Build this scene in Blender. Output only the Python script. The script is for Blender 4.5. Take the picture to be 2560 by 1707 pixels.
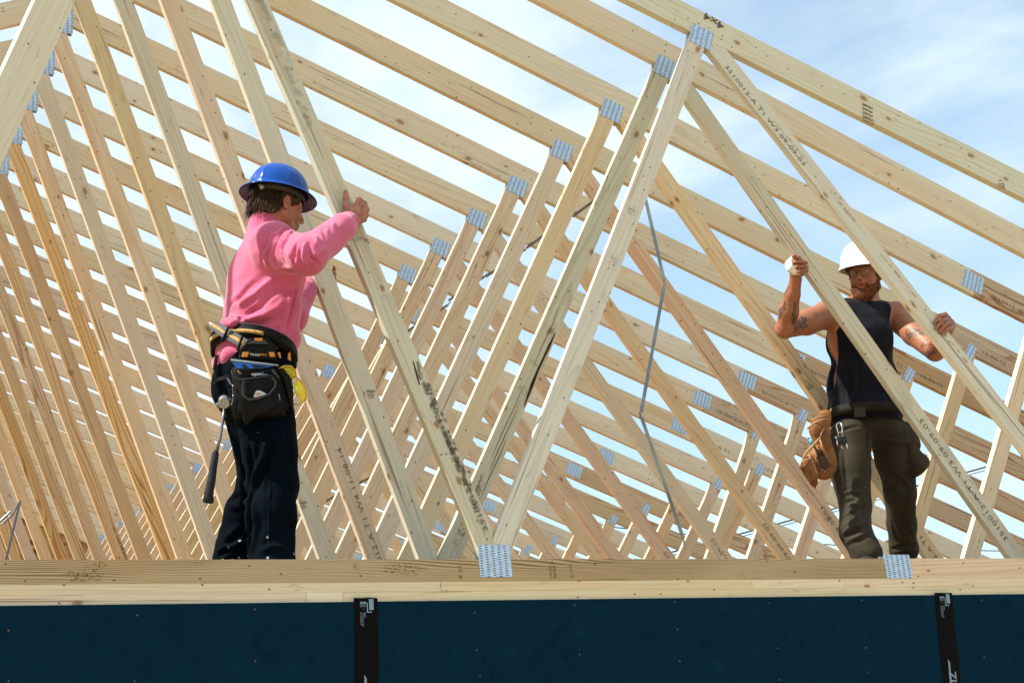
import bpy, bmesh, math, random
import numpy as np
from mathutils import Vector, Matrix, noise as mnoise
for o in list(bpy.data.objects): bpy.data.objects.remove(o, do_unlink=True)
SC = bpy.context.scene
C = SC.collection
PI = math.pi
# ------------------------------------------------------------------ camera
F = 4430.459
YAW, PIT, ROL = .4261, .2446, -.0572
CAM = Vector((-1.548, -6.4093, -.7785))
_f = Vector((math.sin(YAW)*math.cos(PIT), math.cos(YAW)*math.cos(PIT), math.sin(PIT)))
_r = Vector((math.cos(YAW), -math.sin(YAW), 0)); _u = _r.cross(_f)
_r, _u = _r*math.cos(ROL)+_u*math.sin(ROL), -_r*math.sin(ROL)+_u*math.cos(ROL)
cd = bpy.data.cameras.new('camera'); cam = bpy.data.objects.new('camera', cd); C.objects.link(cam)
M = Matrix((( _r.x, _u.x, -_f.x, CAM.x), (_r.y, _u.y, -_f.y, CAM.y), (_r.z, _u.z, -_f.z, CAM.z), (0, 0, 0, 1)))
cam.matrix_world = M
cd.sensor_width = 36; cd.sensor_fit = 'HORIZONTAL'; cd.lens = F/2560*36; cd.clip_start = .05; cd.clip_end = 2000
SC.camera = cam
def at(px, py, Y):            # pixel of the 2560-wide photograph -> point on the plane y = Y
    d = _f+_r*((px-1280)/F)-_u*((py-853.5)/F)
    return CAM+d*((Y-CAM.y)/d.y)
# ------------------------------------------------------------------ sky, sun, exposure
SUN_EL, SUN_AZ = math.radians(50), math.radians(10)     # azimuth turned from -X towards +Y
sdir = Vector((-math.cos(SUN_EL)*math.cos(SUN_AZ), math.cos(SUN_EL)*math.sin(SUN_AZ), math.sin(SUN_EL)))
w = bpy.data.worlds.new('World'); SC.world = w; w.use_nodes = True
nt = w.node_tree; nt.nodes.clear()
def N(nt, t, **k):
    n = nt.nodes.new(t)
    for a, b in k.items():
        if a == 'inp':
            for i, v in b.items(): n.inputs[i].default_value = v
        else: setattr(n, a, b)
    return n
L = lambda nt, a, b: nt.links.new(a, b)
wo = N(nt, 'ShaderNodeOutputWorld'); bg = N(nt, 'ShaderNodeBackground', inp={'Strength': .085})
sky = N(nt, 'ShaderNodeTexSky', sky_type='NISHITA', sun_disc=False, sun_elevation=SUN_EL, air_density=1.0, dust_density=1.2, ozone_density=1.2)
sky.sun_rotation = math.atan2(sdir.x, sdir.y)
tc = N(nt, 'ShaderNodeTexCoord'); mp = N(nt, 'ShaderNodeMapping')
mp.inputs['Location'].default_value = (1.5, 4, 8); mp.inputs['Rotation'].default_value = (0.2, .5, .6); mp.inputs['Scale'].default_value = (1.0, 1.0, 2.2)
L(nt, tc.outputs['Generated'], mp.inputs['Vector'])
n1 = N(nt, 'ShaderNodeTexNoise', inp={'Scale': 3.2, 'Detail': 8, 'Roughness': .55, 'Distortion': .3}); L(nt, mp.outputs[0], n1.inputs['Vector'])
dot = N(nt, 'ShaderNodeVectorMath', operation='DOT_PRODUCT'); dot.inputs[1].default_value = (-.93, -.36, -.1)
L(nt, tc.outputs['Generated'], dot.inputs[0])
ma = N(nt, 'ShaderNodeMath', operation='MULTIPLY_ADD', inp={1: .24, 2: .16}); L(nt, dot.outputs['Value'], ma.inputs[0])
ad = N(nt, 'ShaderNodeMath', operation='ADD'); L(nt, n1.outputs['Fac'], ad.inputs[0]); L(nt, ma.outputs[0], ad.inputs[1])
cr = N(nt, 'ShaderNodeMapRange', interpolation_type='SMOOTHSTEP', inp={'From Min': .38, 'From Max': .66, 'To Min': .32, 'To Max': 1.0}); L(nt, ad.outputs[0], cr.inputs['Value'])
mixc = N(nt, 'ShaderNodeMix', data_type='RGBA'); L(nt, cr.outputs[0], mixc.inputs['Factor'])
tint = N(nt, 'ShaderNodeMix', data_type='RGBA', blend_type='MULTIPLY', inp={'Factor': 1}); L(nt, sky.outputs[0], tint.inputs['A']); tint.inputs['B'].default_value = (1.0, 1.30, 1.30, 1)
L(nt, tint.outputs['Result'], mixc.inputs['A']); mixc.inputs['B'].default_value = (5.7, 6.5, 6.9, 1)
L(nt, mixc.outputs['Result'], bg.inputs['Color']); L(nt, bg.outputs[0], wo.inputs[0])
sd = bpy.data.lights.new('sun', 'SUN'); sd.energy = 4.6; sd.angle = math.radians(.6); sd.color = (1, .95, .86)
sun = bpy.data.objects.new('sun', sd); C.objects.link(sun); sun.rotation_euler = sdir.to_track_quat('Z', 'Y').to_euler()
SC.view_settings.view_transform = 'Standard'; SC.view_settings.look = 'None'; SC.view_settings.gamma = 1
SC.view_settings.exposure = 1.0
SC.render.engine = 'CYCLES'
SC.cycles.max_bounces = 8; SC.cycles.diffuse_bounces = 5; SC.cycles.transparent_max_bounces = 16
# ------------------------------------------------------------------ helpers
def tag(o, label=None, cat=None, group=None, kind=None):
    if label: o['label'] = label
    if cat: o['category'] = cat
    if group: o['group'] = group
    if kind: o['kind'] = kind
    return o
def empty(name, loc=(0, 0, 0)):
    o = bpy.data.objects.new(name, None); C.objects.link(o); o.location = loc; o.empty_display_size = .1; return o
def link(name, me, m=None, parent=None, smooth=False):
    o = bpy.data.objects.new(name, me); C.objects.link(o)
    if m is not None:
        if not me.materials: me.materials.append(m)
        elif me.materials[0] is not m:
            o.material_slots[0].link = 'OBJECT'; o.material_slots[0].material = m
    if parent: o.parent = parent
    if smooth:
        for p in me.polygons: p.use_smooth = True
    return o
def mesh(name, V, Fc, uvs=None):
    me = bpy.data.meshes.new(name); me.from_pydata([tuple(v) for v in V], [], Fc)
    if uvs:
        l = me.uv_layers.new(name='UVMap')
        for i, uv in enumerate(uvs): l.data[i].uv = uv
    me.update(); return me
def prism2(poly, y0, y1, ax=None, uo=0):
    """polygon in the xz plane extruded y0..y1; uv u runs along axis ax, in metres"""
    a = Vector(ax or (1, 0)).normalized(); b = Vector((-a.y, a.x))
    n = len(poly); area = sum(poly[i][0]*poly[(i+1) % n][1]-poly[(i+1) % n][0]*poly[i][1] for i in range(n))
    if area < 0: poly = poly[::-1]
    V = [(p[0], y0, p[1]) for p in poly]+[(p[0], y1, p[1]) for p in poly]
    uv = lambda p: (Vector(p).dot(a)+uo, Vector(p).dot(b))
    Fc = [list(range(n)), list(range(2*n-1, n-1, -1))]; U = [uv(poly[i]) for i in range(n)]+[uv(poly[i]) for i in range(n-1, -1, -1)]
    for i in range(n):
        j = (i+1) % n; Fc.append([i, n+i, n+j, j])
        e = Vector(poly[j])-Vector(poly[i])
        if abs(e.normalized().dot(a)) > .6:
            u0, u1 = uv(poly[i])[0], uv(poly[j])[0]; vv = uv(poly[i])[1]
            U += [(u0, vv), (u0, vv+(y1-y0)), (u1, vv+(y1-y0)), (u1, vv)]
        else:
            U += [(uv(poly[i])[0], uv(poly[i])[1])]*1+[(uv(poly[i])[0]+(y1-y0), uv(poly[i])[1]), (uv(poly[j])[0]+(y1-y0), uv(poly[j])[1]), uv(poly[j])]
    return V, Fc, U
def join_geo(parts):
    V, Fc, U = [], [], []
    for v, f, u in parts:
        o = len(V); V += v; Fc += [[i+o for i in q] for q in f]; U += u
    return V, Fc, U
def clip(poly, a, b, c):      # keep a*x+b*z+c >= 0
    out = []
    for i in range(len(poly)):
        p, q = poly[i], poly[(i+1) % len(poly)]; dp = a*p[0]+b*p[1]+c; dq = a*q[0]+b*q[1]+c
        if dp >= 0: out.append(p)
        if (dp >= 0) != (dq >= 0):
            t = dp/(dp-dq); out.append((p[0]+(q[0]-p[0])*t, p[1]+(q[1]-p[1])*t))
    return out
def box(x0, x1, y0, y1, z0, z1): return prism2([(x0, z0), (x1, z0), (x1, z1), (x0, z1)], y0, y1)
def tube(pts, rad, seg=10, cap=True):
    """swept tube through 3-D points with radius (number or list)"""
    P = [Vector(p) for p in pts]; n = len(P); R = rad if isinstance(rad, (list, tuple)) else [rad]*n
    V, Fc, U = [], [], []; up = None
    for i in range(n):
        t = (P[min(i+1, n-1)]-P[max(i-1, 0)]).normalized()
        if up is None: up = t.orthogonal().normalized()
        else: up = (up-t*up.dot(t)).normalized()
        s = t.cross(up)
        for k in range(seg):
            a = 2*PI*k/seg; V.append(tuple(P[i]+(up*math.cos(a)+s*math.sin(a))*R[i]))
    for i in range(n-1):
        for k in range(seg):
            k2 = (k+1) % seg; Fc.append([i*seg+k, i*seg+k2, (i+1)*seg+k2, (i+1)*seg+k]); U += [(k/seg, i), ((k+1)/seg, i), ((k+1)/seg, i+1), (k/seg, i+1)]
    if cap:
        Fc.append(list(range(seg-1, -1, -1))); U += [(0, 0)]*seg
        Fc.append([(n-1)*seg+k for k in range(seg)]); U += [(0, 0)]*seg
    return V, Fc, U
def text_mesh(name, s, size, depth=.0004, bold=0):
    cu = bpy.data.curves.new(name, 'FONT'); cu.body = s; cu.size = size; cu.extrude = depth; cu.offset = bold
    cu.align_x = 'CENTER'; cu.align_y = 'CENTER'; cu.resolution_u = 2
    o = bpy.data.objects.new(name, cu); C.objects.link(o)
    bpy.context.view_layer.update()
    me = bpy.data.meshes.new_from_object(o.evaluated_get(bpy.context.evaluated_depsgraph_get()))
    bpy.data.objects.remove(o, do_unlink=True); bpy.data.curves.remove(cu); me.name = name; return me
# ------------------------------------------------------------------ materials
def mat(name, col=(.5, .5, .5), rough=.6, metal=0, spec=.5, **k):
    m = bpy.data.materials.new(name); m.use_nodes = True; b = m.node_tree.nodes['Principled BSDF']
    b.inputs['Base Color'].default_value = (*col, 1); b.inputs['Roughness'].default_value = rough
    b.inputs['Metallic'].default_value = metal; b.inputs['Specular IOR Level'].default_value = spec
    for a, v in k.items(): b.inputs[a.replace('_', ' ')].default_value = v
    return m
def mixn(nt, fac, a, b, mode='MIX'):
    n = N(nt, 'ShaderNodeMix', data_type='RGBA', blend_type=mode)
    for s, v in (('Factor', fac), ('A', a), ('B', b)):
        if hasattr(v, 'is_output'): L(nt, v, n.inputs[s])
        elif isinstance(v, tuple): n.inputs[s].default_value = (*v, 1)
        else: n.inputs[s].default_value = v
    return n.outputs['Result']
def mth(nt, op, a, b=None, c=None):
    n = N(nt, 'ShaderNodeMath', operation=op)
    for i, v in enumerate((a, b, c)):
        if v is None: continue
        if hasattr(v, 'is_output'): L(nt, v, n.inputs[i])
        else: n.inputs[i].default_value = v
    return n.outputs[0]
def rng(nt, v, a, b, c=0, d=1, smooth=True):
    n = N(nt, 'ShaderNodeMapRange', interpolation_type='SMOOTHSTEP' if smooth else 'LINEAR', inp={'From Min': a, 'From Max': b, 'To Min': c, 'To Max': d}); L(nt, v, n.inputs['Value']); return n.outputs[0]
def wood(name, base, late, grain=.5, freq=55, knots=.3, var=.12, stain=(.30, .13, .05), streak=0, amp=.16, vs=.55, us=.42):
    m = mat(name, base, .62, spec=.25); nt = m.node_tree; b = nt.nodes['Principled BSDF']
    uv = N(nt, 'ShaderNodeUVMap'); oi = N(nt, 'ShaderNodeObjectInfo')
    off = mth(nt, 'MULTIPLY', oi.outputs['Random'], 97.0)
    cmb = N(nt, 'ShaderNodeCombineXYZ'); L(nt, off, cmb.inputs[0]); L(nt, mth(nt, 'MULTIPLY', oi.outputs['Random'], 31.0), cmb.inputs[1])
    vadd = N(nt, 'ShaderNodeVectorMath', operation='ADD'); L(nt, uv.outputs[0], vadd.inputs[0]); L(nt, cmb.outputs[0], vadd.inputs[1])
    P = vadd.outputs[0]
    def sc(x, y):
        n = N(nt, 'ShaderNodeVectorMath', operation='MULTIPLY'); L(nt, P, n.inputs[0]); n.inputs[1].default_value = (x, y, 1); return n.outputs[0]
    def noi(vec, scale, det=3, ro=.5, dist=0):
        n = N(nt, 'ShaderNodeTexNoise', noise_dimensions='2D', inp={'Scale': scale, 'Detail': det, 'Roughness': ro, 'Distortion': dist}); L(nt, vec, n.inputs['Vector']); return n.outputs['Fac']
    # knots
    vo = N(nt, 'ShaderNodeTexVoronoi', voronoi_dimensions='2D', inp={'Scale': 1, 'Randomness': 1}); L(nt, sc(4.5, 8.0), vo.inputs['Vector'])
    sx = N(nt, 'ShaderNodeSeparateColor'); L(nt, vo.outputs['Color'], sx.inputs[0])
    on = mth(nt, 'LESS_THAN', sx.outputs[0], knots)
    rad = mth(nt, 'MULTIPLY_ADD', sx.outputs[1], .055, .02)
    dn = mth(nt, 'MULTIPLY', mth(nt, 'DIVIDE', vo.outputs['Distance'], rad), mth(nt, 'MULTIPLY_ADD', noi(sc(30, 45), 1.0, 2), 1.1, .45))
    kn = mth(nt, 'MULTIPLY', rng(nt, dn, 1.15, .55), on)
    ring = mth(nt, 'MULTIPLY', mth(nt, 'MULTIPLY', rng(nt, dn, 1.7, 1.05), rng(nt, dn, .7, 1.05)), on)
    halo = mth(nt, 'MULTIPLY', rng(nt, dn, 4.5, .8), on)
    # growth rings: slow wandering field across the board
    field = mth(nt, 'ADD', mth(nt, 'MULTIPLY', noi(sc(us, 5.0), 1.0, 2, .45, .25), amp), mth(nt, 'MULTIPLY', halo, .012))
    sy = N(nt, 'ShaderNodeSeparateXYZ'); L(nt, P, sy.inputs[0])
    field = mth(nt, 'ADD', field, mth(nt, 'MULTIPLY', sy.outputs[1], vs))
    ph = mth(nt, 'FRACT', mth(nt, 'MULTIPLY', field, float(freq)))
    line = mth(nt, 'MULTIPLY', rng(nt, ph, .35, .86), rng(nt, ph, 1.0, .93))
    fade = rng(nt, noi(sc(.9, 9), 1.0, 2), .32, .62, .35, 1)
    line = mth(nt, 'MULTIPLY', mth(nt, 'MULTIPLY', line, fade), grain)
    fib = noi(sc(3, 260), 1.0, 3, .6)
    big = noi(sc(.7, 6), 1.0, 3, .55)
    col = mixn(nt, line, base, late)
    col = mixn(nt, rng(nt, big, .42, .72, 0, .45), col, (base[0]*1.0, base[1]*.84, base[2]*.72))
    if streak: col = mixn(nt, mth(nt, 'MULTIPLY', rng(nt, noi(sc(.5, 17), 1.0, 2), .58, .70), streak), col, (base[0]*.82, base[1]*.56, base[2]*.42))
    col = mixn(nt, rng(nt, fib, .25, .75, .22, 0), col, (base[0]*.45, base[1]*.4, base[2]*.33))
    col = mixn(nt, mth(nt, 'MULTIPLY', halo, .30), col, (base[0]*.85, base[1]*.62, base[2]*.42))
    col = mixn(nt, mth(nt, 'MULTIPLY', kn, .85), col, (.25, .11, .04))
    col = mixn(nt, mth(nt, 'MULTIPLY', ring, .55), col, (.12, .05, .02))
    # pin knots and dirt specks
    v2 = N(nt, 'ShaderNodeTexVoronoi', voronoi_dimensions='2D', inp={'Scale': 1}); L(nt, sc(16, 22), v2.inputs['Vector'])
    s2 = N(nt, 'ShaderNodeSeparateColor'); L(nt, v2.outputs['Color'], s2.inputs[0])
    pin = mth(nt, 'MULTIPLY', mth(nt, 'LESS_THAN', s2.outputs[0], .13), rng(nt, v2.outputs['Distance'], .11, .05))
    col = mixn(nt, mth(nt, 'MULTIPLY', pin, .85), col, (.09, .045, .02))
    chk = noi(sc(.9, 75), 1.0, 2, .5); gate = noi(sc(.8, 5), 1.0, 1)
    col = mixn(nt, mth(nt, 'MULTIPLY', rng(nt, chk, .665, .70, 0, .65), rng(nt, gate, .5, .6)), col, (.16, .09, .05))
    dirt = noi(sc(6, 22), 1.0, 5, .7)
    col = mixn(nt, rng(nt, dirt, .60, .78, 0, .45), col, (.22, .14, .09))
    # board to board tone
    hs = N(nt, 'ShaderNodeHueSaturation'); L(nt, col, hs.inputs['Color'])
    r2 = mth(nt, 'FRACT', mth(nt, 'MULTIPLY', oi.outputs['Random'], 13.7)); r3 = mth(nt, 'FRACT', mth(nt, 'MULTIPLY', oi.outputs['Random'], 57.3))
    L(nt, rng(nt, r2, 0, 1, 1-var, 1+var*.6, False), hs.inputs['Value']); L(nt, rng(nt, r3, 0, 1, .78, 1.15, False), hs.inputs['Saturation'])
    L(nt, rng(nt, mth(nt, 'FRACT', mth(nt, 'MULTIPLY', oi.outputs['Random'], 23.1)), 0, 1, .492, .508, False), hs.inputs['Hue'])
    L(nt, hs.outputs[0], b.inputs['Base Color'])
    bp = N(nt, 'ShaderNodeBump', inp={'Strength': .25, 'Distance': .0015}); L(nt, mth(nt, 'ADD', fib, mth(nt, 'MULTIPLY', line, -.8)), bp.inputs['Height']); L(nt, bp.outputs[0], b.inputs['Normal'])
    return m
W_PALE = wood('wood_spruce_pale', (.71, .635, .465), (.47, .35, .21), .30, 70, .30, streak=.12, var=.07)
W_HONEY_BOUNCE = wood('wood_spruce_bounce_warm', (.74, .605, .41), (.48, .30, .15), .36, 70, .32, streak=.3)  # warmer spruce for deeper trusses: interior bounce light put into the colour
W_GREY = wood('wood_spruce_grey', (.62, .605, .495), (.40, .335, .22), .34, 60, .32, var=.05)
W_WEATH = wood('wood_weathered', (.53, .525, .42), (.33, .29, .21), .5, 60, .40, var=.02, streak=.5)
W_PINK = wood('wood_spruce_pink', (.73, .585, .43), (.50, .30, .17), .42, 60, .32, streak=.45)
W_YEL = wood('wood_pine_yellow', (.70, .53, .31), (.45, .21, .06), .95, 60, .16, streak=.1, amp=.20, vs=.95, us=.5)
W_PINE = wood('wood_pine_grained', (.58, .45, .27), (.31, .14, .045), .95, 95, .14)
W_BC = wood('wood_bottom_chord', (.50, .385, .235), (.16, .058, .017), 1.0, 95, .10, amp=.15, vs=1.5, us=.55)
def slot_steel(name, base=(.42, .54, .67)):
    m = mat(name, base, .38, .75); nt = m.node_tree; b = nt.nodes['Principled BSDF']
    uv = N(nt, 'ShaderNodeUVMap'); s = N(nt, 'ShaderNodeSeparateXYZ'); L(nt, uv.outputs[0], s.inputs[0])
    U = mth(nt, 'MULTIPLY', s.outputs[0], 1/.0262); col_i = mth(nt, 'FLOOR', U); fu = mth(nt, 'FRACT', U)
    Vv = mth(nt, 'FRACT', mth(nt, 'MULTIPLY_ADD', col_i, .5, mth(nt, 'MULTIPLY', s.outputs[1], 1/.0098)))
    a = mth(nt, 'MULTIPLY', rng(nt, fu, .16, .24), rng(nt, fu, .66, .58)); c = mth(nt, 'MULTIPLY', rng(nt, Vv, .16, .26), rng(nt, Vv, .66, .56))
    hole = mth(nt, 'MULTIPLY', a, c)
    rim = mth(nt, 'MULTIPLY', mth(nt, 'MULTIPLY', rng(nt, fu, .10, .18), rng(nt, fu, .74, .66)), mth(nt, 'MULTIPLY', rng(nt, Vv, .58, .68), rng(nt, Vv, .92, .82)))
    g = N(nt, 'ShaderNodeTexNoise', inp={'Scale': 55, 'Detail': 3}); tcn = N(nt, 'ShaderNodeTexCoord'); L(nt, tcn.outputs['Object'], g.inputs['Vector'])
    col = mixn(nt, rng(nt, g.outputs['Fac'], .35, .65), (base[0]*.82, base[1]*.84, base[2]*.88), (base[0]*1.15, base[1]*1.15, base[2]*1.12))
    col = mixn(nt, mth(nt, 'MULTIPLY', rim, .45), col, (.75, .82, .88)); col = mixn(nt, hole, col, (.09, .06, .04)); L(nt, col, b.inputs['Base Color'])
    L(nt, rng(nt, hole, 0, 1, .75, 0, False), b.inputs['Metallic']); L(nt, rng(nt, g.outputs['Fac'], .3, .7, .3, .5), b.inputs['Roughness'])
    bp = N(nt, 'ShaderNodeBump', inp={'Strength': .6, 'Distance': .001}); L(nt, mth(nt, 'SUBTRACT', rim, hole), bp.inputs['Height']); L(nt, bp.outputs[0], b.inputs['Normal'])
    return m
PLATE = slot_steel('galvanised_slotted')
STEEL = mat('galvanised_steel', (.42, .47, .50), .35, .85)
DARKST = mat('dark_steel', (.12, .13, .15), .4, .6)
INK = mat('stencil_ink', (.12, .10, .08), .8, spec=.1)
INK_PALE = mat('faded_ink', (.20, .16, .12), .8, spec=.1)
def noisemat(name, c1, c2, scale=20, rough=.8, det=5, bump=.2, dist=.003, spec=.3, lo=.35, hi=.65, metal=0):
    m = mat(name, c1, rough, metal, spec=spec); nt = m.node_tree; b = nt.nodes['Principled BSDF']
    t = N(nt, 'ShaderNodeTexCoord'); g = N(nt, 'ShaderNodeTexNoise', inp={'Scale': scale, 'Detail': det, 'Roughness': .6}); L(nt, t.outputs['Object'], g.inputs['Vector'])
    L(nt, mixn(nt, rng(nt, g.outputs['Fac'], lo, hi), c1, c2), b.inputs['Base Color'])
    if bump:
        bp = N(nt, 'ShaderNodeBump', inp={'Strength': bump, 'Distance': dist}); L(nt, g.outputs['Fac'], bp.inputs['Height']); L(nt, bp.outputs[0], b.inputs['Normal'])
    return m
def sheath_mat():
    m = mat('coated_sheathing', (.004, .02, .042), .7, spec=.02); nt = m.node_tree; b = nt.nodes['Principled BSDF']
    t = N(nt, 'ShaderNodeTexCoord'); mp = N(nt, 'ShaderNodeMapping'); mp.inputs['Scale'].default_value = (12, 1, 22); mp.inputs['Rotation'].default_value = (0, .4, 0); L(nt, t.outputs['Object'], mp.inputs[0])
    vo = N(nt, 'ShaderNodeTexVoronoi', feature='F1', inp={'Scale': 1.0, 'Randomness': 1}); L(nt, mp.outputs[0], vo.inputs['Vector'])
    g = N(nt, 'ShaderNodeTexNoise', inp={'Scale': 9, 'Detail': 8, 'Roughness': .7}); L(nt, t.outputs['Object'], g.inputs['Vector'])
    sc = N(nt, 'ShaderNodeSeparateColor'); L(nt, vo.outputs['Color'], sc.inputs[0])
    col = mixn(nt, sc.outputs[0], (.0018, .0180, .038), (.0024, .0205, .043)); col = mixn(nt, rng(nt, g.outputs['Fac'], .52, .78, 0, .6), col, (.0008, .007, .015))
    col = mixn(nt, rng(nt, g.outputs['Fac'], .42, .26, 0, .7), col, (.005, .032, .068))
    L(nt, col, b.inputs['Base Color'])
    bp = N(nt, 'ShaderNodeBump', inp={'Strength': .7, 'Distance': .003}); L(nt, mth(nt, 'ADD', sc.outputs[1], g.outputs['Fac']), bp.inputs['Height']); L(nt, bp.outputs[0], b.inputs['Normal'])
    return m
SHEATH = sheath_mat()
def osb_mat():
    m = mat('osb', (.45, .3, .15), .7, spec=.2); nt = m.node_tree; b = nt.nodes['Principled BSDF']
    t = N(nt, 'ShaderNodeTexCoord'); mp = N(nt, 'ShaderNodeMapping'); mp.inputs['Scale'].default_value = (9, 1, 22); L(nt, t.outputs['Object'], mp.inputs[0])
    vo = N(nt, 'ShaderNodeTexVoronoi', inp={'Scale': 1.0}); L(nt, mp.outputs[0], vo.inputs['Vector']); sc = N(nt, 'ShaderNodeSeparateColor'); L(nt, vo.outputs['Color'], sc.inputs[0])
    col = mixn(nt, sc.outputs[0], (.50, .34, .16), (.34, .20, .085)); col = mixn(nt, rng(nt, sc.outputs[1], .85, .95), col, (.14, .07, .03)); L(nt, col, b.inputs['Base Color']); return m
OSB = osb_mat()
TAPE = mat('black_tape', (.002, .002, .0022), .5, spec=.06)
TAPEINK = mat('tape_print', (.16, .26, .36), .6)
GROUND = noisemat('packed_dirt', (.36, .265, .13), (.28, .20, .09), 1.5, .95, 8, .4, .02)  # unseen; warm tone set to bounce light up onto the timber undersides
SLAB = noisemat('deck_warm_bounce', (.36, .23, .11), (.28, .17, .08), 2, .85, 6, .2, .01)  # unseen floor; plywood tone chosen as a warm reflector for the undersides
# ------------------------------------------------------------------ ground
GZ = -2.62
g = link('ground', mesh('ground', [(-600, -600, GZ), (600, -600, GZ), (600, 900, GZ), (-600, 900, GZ)], [[0, 1, 2, 3]]), GROUND); tag(g, kind='structure')
s = link('floor', mesh('floor', *box(-9.2, 9.2, .14, 17.6, GZ+.004, GZ+.1)), SLAB); tag(s, kind='structure')
# ------------------------------------------------------------------ trusses
YK = [0, .6248]+[1.2097+.6096*i for i in range(26)]
NT = 28
SL = .3912; CA = math.cos(math.atan(SL)); TD = .038; HX = 9.2
def strip(x0, z0, x1, z1, w=.089, ext=.3):
    d = Vector((x1-x0, z1-z0)); d.normalize(); n = Vector((-d.y, d.x))*w/2; a = Vector((x0, z0))-d*ext; b = Vector((x1, z1))+d*ext
    return [tuple(a-n), tuple(b-n), tuple(b+n), tuple(a+n)]
def truss_geo(kind, zR=3.725, chop=None):
    """parts list: (name, geometry, wood role)"""
    P = []
    vd = .14/CA
    zt = lambda x: zR-SL*abs(x)
    zl = lambda x: zt(x)-vd
    b1, t1, b2, t2, S = (1.237, 2.50, 4.42, 5.17, 4.748) if kind == 1 else (1.33, 2.74, 4.70, 5.55, 4.9)
    for s in (1, -1):
        def fx(poly): return [(s*p[0], p[1]) for p in poly]
        # top chord in two spliced pieces, heel cut off above the bottom chord
        ax = (s, -SL)
        up = [(0.0005, zt(0)), (S-.0005, zt(S)), (S-.0005, zl(S)), (0.0005, zl(0))]
        lo = [(S+.0005, zt(S)), (HX+.45, zt(HX+.45)), (HX+.45, zl(HX+.45)), ((zR-vd-.0895)/SL, .0895), (S+.0005, zl(S))]
        P.append(('top_chord', prism2(fx(up), 0, TD, ax), 'chord'))
        P.append(('top_chord', prism2(fx(lo), 0, TD, ax), 'chord2'))
        def web(xa, za, xb, zb, conds, role):
            pl = strip(xa, za, xb, zb)
            pl = clip(pl, 0, 1, -.0900)                       # above the bottom chord
            pl = clip(pl, -SL, -1, zR-vd-.0008)               # below the top chord
            for c in conds: pl = clip(pl, *c)
            P.append(('web', prism2(fx(pl), .0006, TD-.0006, (s*(xb-xa), zb-za)), role))
        zc = lambda x: zl(x)
        web(b1, .07, .012 if kind == 1 else .03, zc(.1)+.02, [(1, 0, -.0005), (-1, 0, b1-.0004)], 'w1')
        web(b1, .07, t1+.055, zc(t1+.055)+.02, [(1, 0, -b1-.0004), (-1, 0, t1+.060)], 'w2')
        web(t1+.085, zc(t1+.085)+.02, b2, .06, [(1, 0, -t1-.0605), (-1, 0, b2-.0004)], 'w3')
        web(b2, .06, t2, zc(t2)+.02, [(1, 0, -b2-.0004), (-1, 0, t2+.05)], 'w4')
        def plate(cx, cz, ang, w_, h_):
            ca, sa = math.cos(ang), math.sin(ang); pts = [(-w_/2, -h_/2), (w_/2, -h_/2), (w_/2, h_/2), (-w_/2, h_/2)]
            q = [(cx+a*ca-b*sa, cz+a*sa+b*ca) for a, b in pts]
            G = []
            for y0, y1 in ((-.0016, .0002), (TD-.0002, TD+.0016)):
                V, Fc, U = prism2(fx(q), y0, y1, (s*ca, sa)); 
                U = [(u-Vector((s*cx, cz)).dot(Vector((s*ca, sa)))+w_/2, v) for u, v in U]
                G.append((V, Fc, U))
            P.append(('nail_plate', join_geo(G), 'plate'))
        a = -math.atan(SL)
        plate(t1+.053, zl(t1+.053)+.0, a-.0, .116, .104)
        plate(S, zt(S)-vd/2, a, .138, .104)
        plate(t2, zl(t2)+.01, a-.25, .060, .094)
        if s == 1: plate(b1, .082, 0, .138, .130)
        else: plate(b1, .082, 0, .138, .130)
        plate(b2, .05, 0, .14, .10)
        plate(HX-.35, .10, 0, .25, .12)
    # ridge plate, bottom chord in three lengths
    q = [(-.12, zR-.245), (.12, zR-.245), (.12, zR-.07), (-.12, zR-.07)]
    P.append(('nail_plate', join_geo([prism2(q, y0, y1, (1, 0)) for y0, y1 in ((-.0016, .0002), (TD-.0002, TD+.0016))]), 'plate'))
    for x0, x1, role in ((-HX, -3.1195, 'bc'), (-3.119, 3.154, 'bc'), (3.1545, HX, 'bc2')):
        P.append(('bottom_chord', prism2([(x0, 0), (x1, 0), (x1, .089), (x0, .089)], 0, TD, (1, 0)), role))
    for cx in (3.154, -3.119):
        q = [(cx-.068, .0), (cx+.068, .0), (cx+.068, .106), (cx-.068, .106)]
        P.append(('nail_plate', join_geo([prism2(q, y0, y1, (1, 0)) for y0, y1 in ((-.0016, .0002), (TD-.0002, TD+.0016))]), 'plate'))
    return P
rnd = random.Random(7)
ORD = ['front', 'second', 'third', 'fourth', 'fifth', 'sixth', 'seventh', 'eighth', 'ninth', 'tenth', 'eleventh', 'twelfth', 'thirteenth', 'fourteenth', 'fifteenth', 'sixteenth', 'seventeenth', 'eighteenth', 'nineteenth', 'twentieth', 'twenty-first', 'twenty-second', 'twenty-third', 'twenty-fourth', 'twenty-fifth', 'twenty-sixth', 'twenty-seventh', 'last']
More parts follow.
